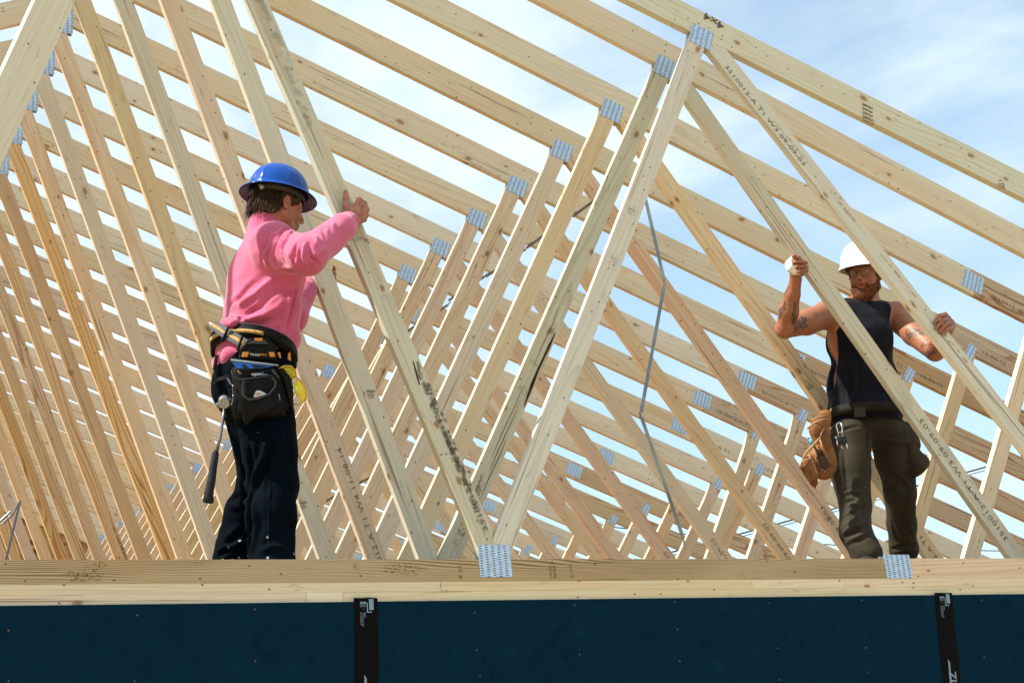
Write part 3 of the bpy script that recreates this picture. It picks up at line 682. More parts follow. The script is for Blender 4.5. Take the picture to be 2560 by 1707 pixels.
    def child(name, me, m, par=root, smooth=False):
        o = link(name, me, m, par, smooth); o.location = off if par is root else (0, 0, 0); return o
    # ---- sweatshirt
    S = Field((.03, -.24, .84), (.98, .86, 1.66), .0050)
    wst = np.array((.375, .37, .99))
    S.ell((.378, .36, .985), (.140, .186, .075), Frame((0,0,0), (.94, .34, 0), (0, 0, 1)).M, .03)
    S.ell((.413, .355, 1.14), (.138, .195, .19), Frame((0,0,0), (.94, .34, 0), (.12, 0, 1)).M, .04)
    S.ell((.430, .35, 1.29), (.134, .205, .155), Frame((0,0,0), (.94, .34, 0), (.15, 0, 1)).M, .04)
    S.cap(np.array((.425, .37, 1.36)), .100, nk+np.array((.0, 0, .0)), .075, .04)
    S.cap(rsh+np.array((-.01, .0, -.008)), .100, lsh+np.array((0, 0, -.01)), .097, .05)
    S.chain([rsh+np.array((0, 0, -.015)), relb+np.array((.0, 0, .0)), rwr*.80+relb*.20], [.096, .076, .058], .03)
    S.cap(rwr*.80+relb*.20, .056, rwr*.93+relb*.07, .046, .012); S.cap(rwr*.84+relb*.16, .045, rwr*1.0, .0395, .006)
    S.chain([lsh, lelb, lwr*.82+lelb*.18], [.092, .075, .052], .03); S.cap(lwr*.84+lelb*.16, .043, lwr*.99+lelb*.01, .040, .006)
    S.ell((.268, .345, 1.065), (.046, .12, .045), None, .04)                      # blouse over the belt at the back
    S.ell((.480, .31, 1.02), (.075, .10, .055), None, .04)
    S.cap(rwr, .036, rwr+(rwr-relb)*.2, .034, .004, sub=True)
    S.ell(nk+np.array((.016, 0, .058)), (.066, .070, .040), H.M, .008, sub=True)
    V, Q = S.mesh('s'); V = relax(V, Q, 3, .5); Nn = normals(V, Q)
    D = np.zeros(len(V))
    Z = lambda *p: [A(x, y, Y) for x, y, Y in p]
    # sleeve creases round the elbow and shoulder (pixel traces put on the cloth surface)
    def fp(pts, w, Am):
        pl = []
        for x, y in pts:
            d = A(x, y, 1.)-np.array(CAM); d /= np.linalg.norm(d); r = (V-np.array(CAM)); t = r@d; dist = np.linalg.norm(r-t[:, None]*d, axis=1)
            c = dist < .008; 
            if c.any(): pl.append(np.array(CAM)+d*t[c].min())
        if len(pl) > 1: fold(V, Nn, D, pl, w, Am)
    cr = lambda x, y: (500+x/3.267, 380+y/3.267)
    for pts, w, a in (
        ([(600, 640), (560, 760), (520, 860), (560, 960)], .010, .010), ([(680, 620), (620, 720), (590, 840), (640, 940)], .011, -.010),
        ([(760, 620), (700, 700), (660, 800), (690, 920)], .009, .011), ([(820, 640), (790, 740), (760, 830), (770, 930)], .009, -.010),
        ([(840, 640), (850, 740), (840, 860), (880, 950)], .008, .012), ([(900, 600), (890, 720), (900, 830), (930, 900)], .009, -.009),
        ([(700, 780), (760, 880), (860, 960)], .009, .008), ([(560, 700), (640, 640), (760, 610)], .009, .008), ([(640, 600), (760, 600), (850, 640)], .008, -.008),
        ([(960, 580), (940, 660), (960, 760)], .009, .008), ([(1010, 570), (1010, 650), (1040, 740)], .009, -.006), ([(1090, 540), (1090, 620), (1110, 700)], .009, .006),
        ([(940, 880), (1000, 840), (1060, 820)], .009, -.010), ([(900, 860), (950, 880), (970, 930)], .009, -.012),
        ([(530, 800), (525, 900), (570, 980)], .005, -.008), ([(580, 980), (700, 985), (830, 960)], .012, -.013),
        ([(240, 1320), (330, 1240), (440, 1160), (560, 1060), (640, 990)], .016, .012), ([(270, 1360), (380, 1320), (480, 1260), (600, 1150), (700, 1060)], .015, -.011),
        ([(250, 1400), (380, 1370), (520, 1330), (640, 1260), (760, 1150)], .015, .010), ([(330, 1420), (460, 1400), (600, 1370), (700, 1300)], .013, -.009),
        ([(215, 1260), (300, 1200), (380, 1110), (480, 1030)], .014, -.008), ([(420, 1290), (340, 1350), (280, 1420)], .009, -.012),
        ([(830, 1000), (790, 1120), (760, 1260), (720, 1400), (690, 1520)], .011, -.011), ([(800, 1000), (750, 1150), (710, 1300), (660, 1480)], .012, .010), ([(850, 1010), (830, 1150), (800, 1300), (760, 1450)], .008, .010),
        ([(560, 1450), (640, 1500), (690, 1560)], .012, .008), ([(480, 1440), (560, 1490), (620, 1550)], .012, -.007), ([(230, 1380), (215, 1320), (225, 1270)], .010, -.009), ([(640, 1440), (610, 1500), (640, 1560)], .01, -.007)):
        fp([cr(*p) for p in pts], w, a)
    D += hsh(V, 9, 3)*.005+hsh(V, 22, 5)*.0024+hsh(V, 55, 6)*.0008
    V = V+Nn*D[:, None]; V = relax(V, Q, 1, .35)
    PINK = cloth_mat('pink_fleece', (.53, .10, .205), (.43, .075, .155), dirt=(.28, .05, .11), sheen=.3)
    sw = child('sweatshirt', np_mesh('sweatshirt', V, Q), PINK)
    # shirt tail below the belt at the back
    T = Field((.12, .15, .86), (.50, .62, 1.02), .005)
    T.cap((.262, .30, .938), .036, (.252, .42, .938), .036, .02); T.cap((.262, .31, .938), .034, (.37, .235, .93), .030, .02)
    Vt, Qt = T.mesh('t'); Vt = relax(Vt, Qt, 2); Nt = normals(Vt, Qt); Vt = Vt+Nt*(hsh(Vt, 20)*.004)[:, None]
    child('shirt_tail', np_mesh('shirt_tail', Vt, Qt), PINK)
    # ---- trousers
    T = Field((.08, -.06, .03), (.66, .82, 1.02), .005)
    T.ell((.378, .37, .90), (.146, .190, .11), Frame((0,0,0), (.94, .34, 0), (0, 0, 1)).M, .03)
    T.ell((.350, .36, .83), (.130, .175, .13), Frame((0,0,0), (.94, .34, 0), (0, 0, 1)).M, .04)
    T.chain([rhip+np.array((.01, .01, -.02)), rkn+np.array((.005, 0, .12)), rkn+np.array((.015, 0, -.02)), np.array((.368, .14, .28)), np.array((.355, .105, .07))], [.128, .108, .098, .092, .088], .03)
    T.chain([lhip+np.array((-.01, -.01, -.02)), lkn+np.array((-.01, -.02, .10)), lkn+np.array((-.02, 0, -.04)), np.array((.385, .59, .36)), np.array((.345, .635, .17))], [.122, .095, .080, .075, .082], .03)
    V, Q = T.mesh('t'); V = relax(V, Q, 3, .5); Nn = normals(V, Q); D = np.zeros(len(V))
    cr = lambda x, y: (480+x/2.376, 760+y/2.376)
    for pts, w, a in (([(335, 720), (345, 900), (335, 1060), (340, 1180)], .012, -.012), ([(460, 760), (430, 900), (370, 1010), (345, 1120)], .016, .014), ([(480, 800), (440, 960), (390, 1060), (360, 1140)], .012, -.010),
        ([(340, 1150), (350, 1280), (330, 1360), (300, 1440), (300, 1520)], .011, -.014), ([(360, 1160), (380, 1300), (360, 1400), (330, 1500)], .015, .010), ([(250, 900), (290, 1000), (330, 1080)], .012, .012), ([(230, 830), (270, 960), (300, 1060)], .010, -.010),
        ([(215, 1165), (260, 1150), (320, 1130)], .014, -.016), ([(220, 1200), (280, 1210), (330, 1170)], .014, .014), ([(200, 1420), (260, 1380), (310, 1340)], .014, -.014), ([(180, 1450), (250, 1440), (300, 1400)], .012, .012),
        ([(400, 1470), (470, 1440), (560, 1450)], .014, .010), ([(560, 700), (580, 860), (600, 1000)], .015, -.008), ([(465, 760), (462, 1000), (460, 1300), (455, 1500)], .006, .005), ([(150, 1500), (200, 1460), (240, 1450)], .012, -.010)):
        fp([cr(*p) for p in pts], w, a)
    D += hsh(V, 8, 8)*.008+hsh(V, 20, 4)*.003
    V = V+Nn*D[:, None]; V = relax(V, Q, 1, .35)
    NAVY = cloth_mat('navy_work_cotton', (.0006, .0022, .0046), (.0010, .0036, .0075), .9, .0, splat=(.38, (.42, .42, .40)))
    child('trousers', np_mesh('trousers', V, Q), NAVY)
    # waistband loops, rear pocket seam
    LO = mat('navy_seam', (.004, .008, .016), .8)
    def bar(name, pts, r, m, seg=6, par=root): return child(name, mesh(name, *tube(pts, r, seg)[:2]), m, par, True)
    bar('belt_loop', [A(541, 888, .33), A(539, 905, .33), A(536, 925, .335)], .007, LO)
    bar('pocket_seam', [A(529, 962, .35), A(545, 950, .29), A(572, 944, .22)], .0022, LO); bar('pocket_seam', [A(529, 957, .35), A(545, 945, .29), A(572, 939, .22)], .0016, LO)
    eyes(H, root, off, (.03, .02, .012))
    # ---- hair
    rr = random.Random(3); hv = []; hd = []
    F_ = Field(tuple(H.o-.16), tuple(H.o+.17), .004)
    F_.ell(H(-.022, 0, .035), (.100, .085, .088), H.M, .02); F_.ell(H(-.055, 0, -.022), (.052, .066, .050), H.M, .02)
    F_.ell(H(.036, .078, .030), (.014, .014, .026), H.M, .008); F_.ell(H(.036, -.078, .030), (.014, .014, .026), H.M, .008)
    F_.cut(H(.060, 0, .055), -H.M[2]*.2+H.M[0]); 
    for s in (1, -1): F_.ell(H(-.004, s*.092, -.012), (.032, .032, .044), H.M, .006, sub=True)
    Vh, Qh = F_.mesh('h'); Vh = relax(Vh, Qh, 2); hair = child('hair', np_mesh('hair', Vh, Qh), HAIR)
    while len(hv) < 1500:
        a = rr.uniform(-2.4, 2.4); z = rr.uniform(-.02, .07); sx, sy = math.cos(a)*-.105-.020, math.sin(a)*.086
        if sx > .035: continue
        if -.042 < sx: continue
        hv.append(H(sx, sy, z)); hd.append(-H.M[2]+(H.M[0]*math.cos(a)*-.25+H.M[1]*math.sin(a)*.25))
    v, f = strands(hv, hd, .070, .0010, rr, tuple(-H.M[2]), .25); o = link('hair_strands', mesh('hair_strands', v, f), HAIR, hair)
    # ---- full-brim hard hat
    hh = empty('hard_hat', off); hh.parent = root
    BLUE = mat('blue_hat_shell', (.001, .055, .30), .20, spec=.30); BIN = mat('hat_inside', (.045, .02, .12), .4)
    G = Frame(H(-.006, 0, .062), fwd+np.array((0, 0, .045)), (0, 0, 1))
    nA, prof = 72, []
    for i in range(15): t = i/14*PI/2; prof.append((.1215*math.cos(t)**.86 if i < 14 else 0, .004+.120*math.sin(t)))
    prof = [(.168, -.020), (.166, -.0155), (.150, -.007), (.134, -.001), (.1235, .003)]+prof[1:]
    def shellgeo(pr, bump=True, inset=0):
        V, Fc = [], []
        for r, z in pr:
            for k in range(nA):
                a = 2*PI*k/nA; ex = 1.13 if r < .13 else 1.10
                q = 0
                if bump and .004 < z < .118 and r > .012:
                    for a0, wd in ((PI/2, .16), (-PI/2, .16)):
                        dd = (a-a0+PI) % (2*PI)-PI
                        if abs(dd) < .30 and z < .070: q = max(q, .004*max(0, 1-(abs(dd)/.30)**6)*min(1, (.074-z)/.012))
                    for a0 in (0, .42, -.42, PI, PI-.42, PI+.42):
                        dd = (a-a0+PI) % (2*PI)-PI; q = max(q, .0042*math.exp(-((dd*r)/.006)**2))
                rr_ = (r+q-inset)*(.945 if r < .13 else .915); V.append(tuple(G(math.cos(a)*rr_*ex-.006, math.sin(a)*rr_*(1.0 if r < .13 else .97), z-inset)))
        n = len(pr)
        for i in range(n-1):
            for k in range(nA): Fc.append([i*nA+k, i*nA+(k+1) % nA, (i+1)*nA+(k+1) % nA, (i+1)*nA+k])
        return V, Fc
    v, f = shellgeo(prof); o = link('hat_shell', mesh('hat_shell', v, f), BLUE, hh, True); md = o.modifiers.new('s', 'SOLIDIFY'); md.thickness = .0028; md.offset = -1
    md2 = o.modifiers.new('b', 'SUBSURF'); md2.levels = md2.render_levels = 1
    v, f = shellgeo([(.164, -.0215), (.150, -.0115), (.134, -.0055), (.119, .000)], False); link('brim_underside', mesh('brim_underside', v, [q[::-1] for q in f]), BIN, hh, True)
    BLK = mat('black_plastic', (.012, .012, .013), .5); GRY = mat('grey_plastic', (.30, .31, .28), .4)
    v, f = shellgeo([(.108, -.030), (.110, -.004), (.106, .02)], False); o = link('suspension_band', mesh('suspension_band', v, f), BLK, hh, True); o.modifiers.new('s', 'SOLIDIFY').thickness = .003
    kn_ = [G(-.128, -.03, -.032), G(-.128, -.03, -.018)]
    v, f, u = tube([G(-.118, .0, -.036), G(-.140, .0, -.038)], [.020, .018], 20); link('ratchet_knob', mesh('ratchet_knob', v, f), BLK, hh, True)
    v, f, u = tube([G(-.112, -.050, -.030), G(-.119, -.036, -.010)], [.010, .009], 10); link('ratchet_clip', mesh('ratchet_clip', v, f), GRY, hh, True)
    # ---- tool belt
    tb = empty('tool_belt', off); tb.parent = root
    LEA = noisemat('black_leather', (.0014, .0014, .0013), (.0050, .0044, .0034), 28, .6, 6, .5, .003, spec=.12); ORG = mat('orange_webbing', (.55, .20, .025), .7); YLW = noisemat('yellow_webbing', (.46, .28, .09), (.30, .18, .06), 40, .8); GRW = mat('grey_piping', (.028, .031, .032), .7)
    M0 = Frame((.375, .365, 1.0), (.94, .34, 0), (0, 0, 1))
    def band(z0, z1, ra, rb, t0, t1, tilt=0, n=40, ctr=(0, 0)):
        V, Fc = [], []
        for i in range(n+1):
            a = t0+(t1-t0)*i/n
            for z in (z0, z1): V.append(tuple(M0(math.cos(a)*ra+ctr[0], math.sin(a)*rb+ctr[1], z-tilt*math.cos(a))))
        for i in range(n): Fc.append([2*i, 2*i+2, 2*i+3, 2*i+1])
        return V, Fc
    def addband(name, z0, z1, ra, rb, t0, t1, m, tilt=.055, th=.005):
        v, f = band(z0, z1, ra, rb, t0, t1, tilt); o = link(name, mesh(name, v, f), m, tb, True); s = o.modifiers.new('s', 'SOLIDIFY'); s.thickness = th; s.offset = 0; return o
    addband('padded_belt', -.052, .008, .150, .193, 0, 2*PI, LEA, .055, .014)
    addband('belt_piping', .006, .010, .156, .199, 0, 2*PI, GRW, .055, .004)
    addband('webbing_belt', -.042, -.004, .159, .202, -PI*1.15, -PI*.25, LEA)
    addband('webbing_stripe', -.031, -.015, .1625, .2055, -PI*1.15, -PI*.66, YLW, .055, .002)
    def slab(name, pts, th, m, par=tb, nrm=None, bev=.002):
        """flat or bent sheet through ordered 3-D outline points with thickness"""
        me = bpy.data.meshes.new(name); me.from_pydata([tuple(p) for p in pts], [], [list(range(len(pts)))]); o = link(name, me, m, par)
        s = o.modifiers.new('s', 'SOLIDIFY'); s.thickness = th; s.offset = 0
        if bev: b_ = o.modifiers.new('b', 'BEVEL'); b_.width = bev; b_.segments = 2
        return o
    c5 = lambda x, y, Y: A(500+x/5.227, 780+y/5.227, Y)
    Yb = .135
    # loose strap tail at the back with loops
    slab('strap_tail', [c5(110, 200, .26), c5(210, 110, .26), c5(400, 225, .19), c5(640, 370, .12), c5(560, 480, .12), c5(300, 340, .185)], .006, GRW)
    slab('strap_stripe', [c5(140, 180, .256), c5(175, 145, .256), c5(380, 262, .185), c5(600, 400, .115), c5(572, 440, .115), c5(350, 300, .180)], .003, YLW)
    for x0, y0, x1, y1, Y in ((375, 190, 285, 385, .178), (560, 300, 490, 500, .118)): slab('belt_loop', [c5(x0-16, y0, Y), c5(x0+16, y0, Y), c5(x1+22, y1, Y), c5(x1-18, y1, Y)], .010, LEA)
    # clip hub and hanging plate
    slab('clip_hub', [c5(x, y, Yb-.012) for x, y in ((650, 345), (880, 345), (985, 445), (1000, 560), (990, 640), (500, 610), (530, 500), (600, 420))], .022, LEA, bev=.004)
    slab('hub_bar', [c5(x, y, Yb-.028) for x, y in ((690, 370), (850, 370), (900, 420), (620, 415))], .006, GRW)
    slab('hub_label', [c5(x, y, Yb-.034) for x, y in ((708, 340), (823, 340), (808, 378), (722, 378))], .003, ORG)
    slab('hub_label', [c5(x, y, Yb-.028) for x, y in ((560, 522), (640, 522), (620, 588), (542, 590))], .004, ORG); slab('hub_label', [c5(x, y, Yb-.028) for x, y in ((892, 522), (968, 522), (985, 583), (915, 588))], .004, ORG)
    slab('hub_label', [c5(x, y, Yb-.000) for x, y in ((1015, 530), (1048, 525), (1060, 600), (1040, 600))], .004, ORG); slab('hub_label', [c5(x, y, Yb+.05) for x, y in ((1150, 540), (1180, 520), (1190, 640), (1145, 620))], .004, ORG)
    for tx, m_, ox in (('TOUGH', mat('silver_print', (.55, .55, .55), .5), 717), ('BUILT', ORG, 825)):
        mt = text_mesh('belt_lettering', tx, .0118, .0004, .0002); o = link('belt_lettering', mt, m_, tb); p = c5(ox, 558, Yb-.029)
        o.matrix_local = Matrix.Translation(Vector(p)) @ Matrix((( _r.x, _u.x, 0, 0), (_r.y, _u.y, 0, 0), (_r.z, _u.z, 0, 0), (0, 0, 0, 1))) if False else Matrix.Translation(Vector(p)) @ Matrix.Rotation(.04, 4, 'Y') @ Matrix.Rotation(PI/2, 4, 'X') @ Matrix.Diagonal((.98, 1, 1, 1))
    # pouches
    def pouch(name, outline, Y0, dep, m=LEA, bulge=.02):
        pts = [c5(x, y, Y0) for x, y in outline]; cen = sum(pts)/len(pts); V = [tuple(p) for p in pts]; n = len(pts); Fc = []
        rings = [(1, 0), (1.0, -.4), (.95, -.8), (.82, -1.0)]
        V = []
        for sc_, dy in rings:
            for p in pts: q = cen+(p-cen)*sc_; V.append((q[0], q[1]+dy*dep, q[2]))
        for i in range(len(rings)-1):
            for k in range(n): Fc.append([i*n+k, i*n+(k+1) % n, (i+1)*n+(k+1) % n, (i+1)*n+k])
        Fc.append(list(range(3*n, 4*n))); Fc.append(list(range(n-1, -1, -1)))
        o = link(name, mesh(name, V, Fc), m, tb, True); b_ = o.modifiers.new('b', 'BEVEL'); b_.width = .003; b_.segments = 2; b_.limit_method = 'ANGLE'; return o
    pouch('pouch_back', [(410, 740), (720, 740), (1040, 760), (1160, 820), (1200, 1000), (1205, 1300), (1120, 1310), (950, 1390), (560, 1400), (440, 1390), (445, 1000), (415, 880)], .15, .05)
    pouch('side_pouch', [(960, 750), (1050, 860), (1170, 1290), (1205, 1300), (1200, 1050), (1150, 830), (1080, 740)], .115, .030)
    pouch('main_pouch', [(560, 880), (640, 890), (980, 830), (1010, 960), (1060, 1140), (1100, 1370), (900, 1395), (640, 1410), (590, 1470), (560, 1400), (545, 1080)], .105, .042)
    pouch('front_pocket', [(550, 1080), (640, 1140), (760, 1130), (900, 1070), (985, 960), (1040, 1150), (1010, 1260), (900, 1330), (700, 1380), (610, 1470), (570, 1440), (545, 1250)], .072, .022)
    for nm, pl, r in (('pouch_rim', [(415, 760, .085), (425, 840, .085), (520, 880, .085), (640, 870, .07), (800, 845, .07), (940, 830, .085)], .0035), ('pouch_rim', [(565, 900, .062), (550, 1000, .052), (550, 1080, .050), (640, 1145, .046), (760, 1130, .046), (900, 1070, .048), (975, 980, .052), (985, 920, .06), (940, 850, .066)], .0042),
        ('pouch_rim', [(950, 750, .09), (1030, 870, .085)], .006), ('pouch_rim', [(365, 870, .15), (400, 940, .13), (440, 960, .12), (430, 1010, .12), (440, 1090, .12), (430, 1180, .12), (400, 1215, .12)], .0035)):
        v, f, u = tube([c5(*p) for p in pl], r, 8); link(nm, mesh(nm, v, f), GRW, tb, True)
    slab('side_label', [c5(x, y, .062) for x, y in ((920, 1145), (960, 1150), (1015, 1215), (1005, 1255), (960, 1220))], .004, ORG); slab('side_label', [c5(x, y, .060) for x, y in ((995, 1090), (1035, 1070), (1050, 1150), (1015, 1185))], .004, mat('silver_label', (.4, .42, .45), .4))
    for x, y in ((430, 965), (432, 1095), (412, 1200)): v, f, u = tube([c5(x, y, .117), c5(x, y, .112)], .0035, 10); link('rivet', mesh('rivet', v, f), STEEL, tb, True)
    # hammer holder
    # things carried in the pouches
    def item(name, lab, cat, loc=None):
        e = empty(name, (0, 0, 0)); tag(e, lab, cat); return e
    sq = item('speed_square', 'blue rafter square tucked in the top of the black tool pouch', 'square')
    BL2 = mat('blue_anodised', (.01, .10, .42), .35, .4)
    slab('square_blade', [c5(x, y, .088) for x, y in ((410, 640), (1000, 700), (780, 735), (480, 735))], .003, BL2, sq, bev=0)
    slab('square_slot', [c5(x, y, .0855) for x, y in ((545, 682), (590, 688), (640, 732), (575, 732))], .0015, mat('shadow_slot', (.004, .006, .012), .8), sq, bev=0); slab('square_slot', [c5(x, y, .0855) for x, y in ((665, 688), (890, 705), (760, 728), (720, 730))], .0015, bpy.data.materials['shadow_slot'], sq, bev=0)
    v, f, u = tube([c5(403, 622, .085), c5(1022, 697, .085)], .0042, 8); link('square_fence', mesh('square_fence', v, f), STEEL, sq, True)
    tp = item('tape_case', 'silver edged tape measure showing in the front pocket of the pouch', 'tape measure')
    slab('tape_body', [c5(x, y, .056) for x, y in ((690, 1120), (725, 1030), (770, 1025), (875, 1080), (800, 1100), (735, 1120))], .02, STEEL, tp, bev=.003); slab('tape_label', [c5(x, y, .0445) for x, y in ((728, 1085), (750, 1045), (815, 1065), (770, 1085))], .002, YLW, tp, bev=0)
    for i, (x, y) in enumerate(((510, 790), (525, 810), (540, 815))): v, f, u = tube([c5(x-10, y-20, .10), c5(x+10, y+20, .11)], .0028, 6); o = link('screw', mesh('screw', v, f), YLW, None, True); tag(o, 'loose brass screw poking from the rear corner of the black pouch', 'screw', 'loose screws in the black tool pouch')
    for (x0, y0, x1, y1) in ((670, 822, 880, 815), (675, 808, 800, 800), (700, 838, 830, 790)): v, f, u = tube([c5(x0, y0, .08), c5(x1, y1, .085)], .0022, 6); o = link('nail', mesh('nail', v, f), STEEL, None, True); tag(o, 'steel nail lying across the mouth of the black pouch', 'nail', 'nails in the mouth of the black pouch')
    hm = item('hammer', 'framing hammer hanging handle down from the black tool belt', 'hammer')
    c4 = lambda x, y, Y: A(480+x/2.376, 760+y/2.376, Y)
    v, f, u = tube([c4(190, 572, .155), c4(190, 590, .118)], [.0215, .0205], 24); link('hammer_face', mesh('hammer_face', v, f), noisemat('milled_face', (.42, .44, .46), (.12, .13, .14), 380, .35, 2, .6, .002, metal=.6), hm)
    v, f, u = tube([c4(190, 578, .155), c4(188, 594, .20), c4(160, 600, .25), c4(145, 592, .28)], [.020, .016, .012, .004], 12); link('hammer_head', mesh('hammer_head', v, f), DARKST, hm, True)
    v, f, u = tube([c4(196, 600, .17), c4(185, 680, .16), c4(165, 800, .155), c4(148, 870, .15)], [.0075, .006, .0058, .0065], 12); link('hammer_shaft', mesh('hammer_shaft', v, f), DARKST, hm, True)
    v, f, u = tube([c4(147, 868, .15), c4(140, 885, .15), c4(128, 960, .147), c4(115, 1050, .145), c4(100, 1120, .143), c4(97, 1172, .143), c4(96, 1178, .143)], [.0075, .0135, .0145, .0165, .0175, .0215, .019], 16); link('hammer_grip', mesh('hammer_grip', v, f), noisemat('rubber_grip', (.002, .006, .008), (.004, .010, .012), 90, .8), hm, True)
    v, f, u = tube([c4(225, 560, .14), c4(240, 600, .135), c4(215, 612, .14), c4(160, 604, .15)], .004, 8); link('hammer_loop', mesh('hammer_loop', v, f), GRW, tb, True)
    sg = item('safety_glasses', 'yellow tinted safety glasses hooked on the front of the tool belt', 'glasses')
    YG = mat('yellow_lens', (.90, .80, .05), .08, Transmission_Weight=.75, Alpha=.85, IOR=1.2); YF = mat('amber_frame', (.60, .33, .04), .3)
    def lens(out, m, cy):
        cen = np.array((sum(p[0] for p in out)/len(out), sum(p[1] for p in out)/len(out))); V, Fc = [], []; n = len(out)
        for sc_, dy in ((1, 0), (.7, -.009), (.35, -.013)):
            for x, y in out: q = cen+(np.array((x, y))-cen)*sc_; V.append(tuple(c5(q[0], q[1], cy+dy)))
        for i in range(2):
            for k in range(n): Fc.append([i*n+k, i*n+(k+1) % n, (i+1)*n+(k+1) % n, (i+1)*n+k])
        Fc.append(list(range(2*n, 3*n))); o = link('lens', mesh('lens', V, Fc), m, sg, True); o.modifiers.new('s', 'SOLIDIFY').thickness = .002
    lens([(1050, 730), (1110, 705), (1190, 715), (1245, 770), (1262, 840), (1210, 870), (1140, 865), (1080, 800)], YG, .10)
    lens([(1262, 870), (1320, 905), (1370, 970), (1392, 1060), (1385, 1140), (1335, 1190), (1290, 1110), (1245, 1060), (1218, 975)], YG, .10)
    for pl, r in (([(1030, 740, .10), (1100, 702, .096), (1190, 708, .094), (1250, 765, .094), (1264, 850, .096), (1322, 900, .094), (1375, 970, .093), (1396, 1070, .094), (1385, 1150, .096)], .0026), ([(1385, 1140, .098), (1350, 1185, .10), (1290, 1208, .11), (1210, 1205, .13)], .0020), ([(1035, 735, .10), (1060, 800, .104), (1070, 840, .108)], .004)):
        v, f, u = tube([c5(*p) for p in pl], r, 8); link('glasses_frame', mesh('glasses_frame', v, f), YF, sg, True)
    # boots
    BOOT = noisemat('brown_boot', (.09, .05, .025), (.05, .03, .018), 40, .6)
    for nm, (cx, cy, cz) in (('r', (.345, .095, 0.0)), ('l', (.36, .640, .089))):
        K = Field((cx-.16, cy-.09, cz-.01), (cx+.26, cy+.09, cz+.22), .005)
        K.chain([(cx-.045, cy, cz+.045), (cx+.08, cy, cz+.05), (cx+.17, cy, cz+.036)], [.043, .046, .034], .02); K.cap((cx-.01, cy, cz+.05), .048, (cx, cy, cz+.17), .050, .02); K.a = np.maximum(K.a, ((cz+.002)-(K.lo[2]+K.h*np.arange(K.n[2])))[None, None, :].astype(np.float32))
        Vb, Qb = K.mesh('k'); Vb = relax(Vb, Qb, 2, .3); child('boot', np_mesh('boot', Vb, Qb), BOOT)
    return H
HB = worker_blue()
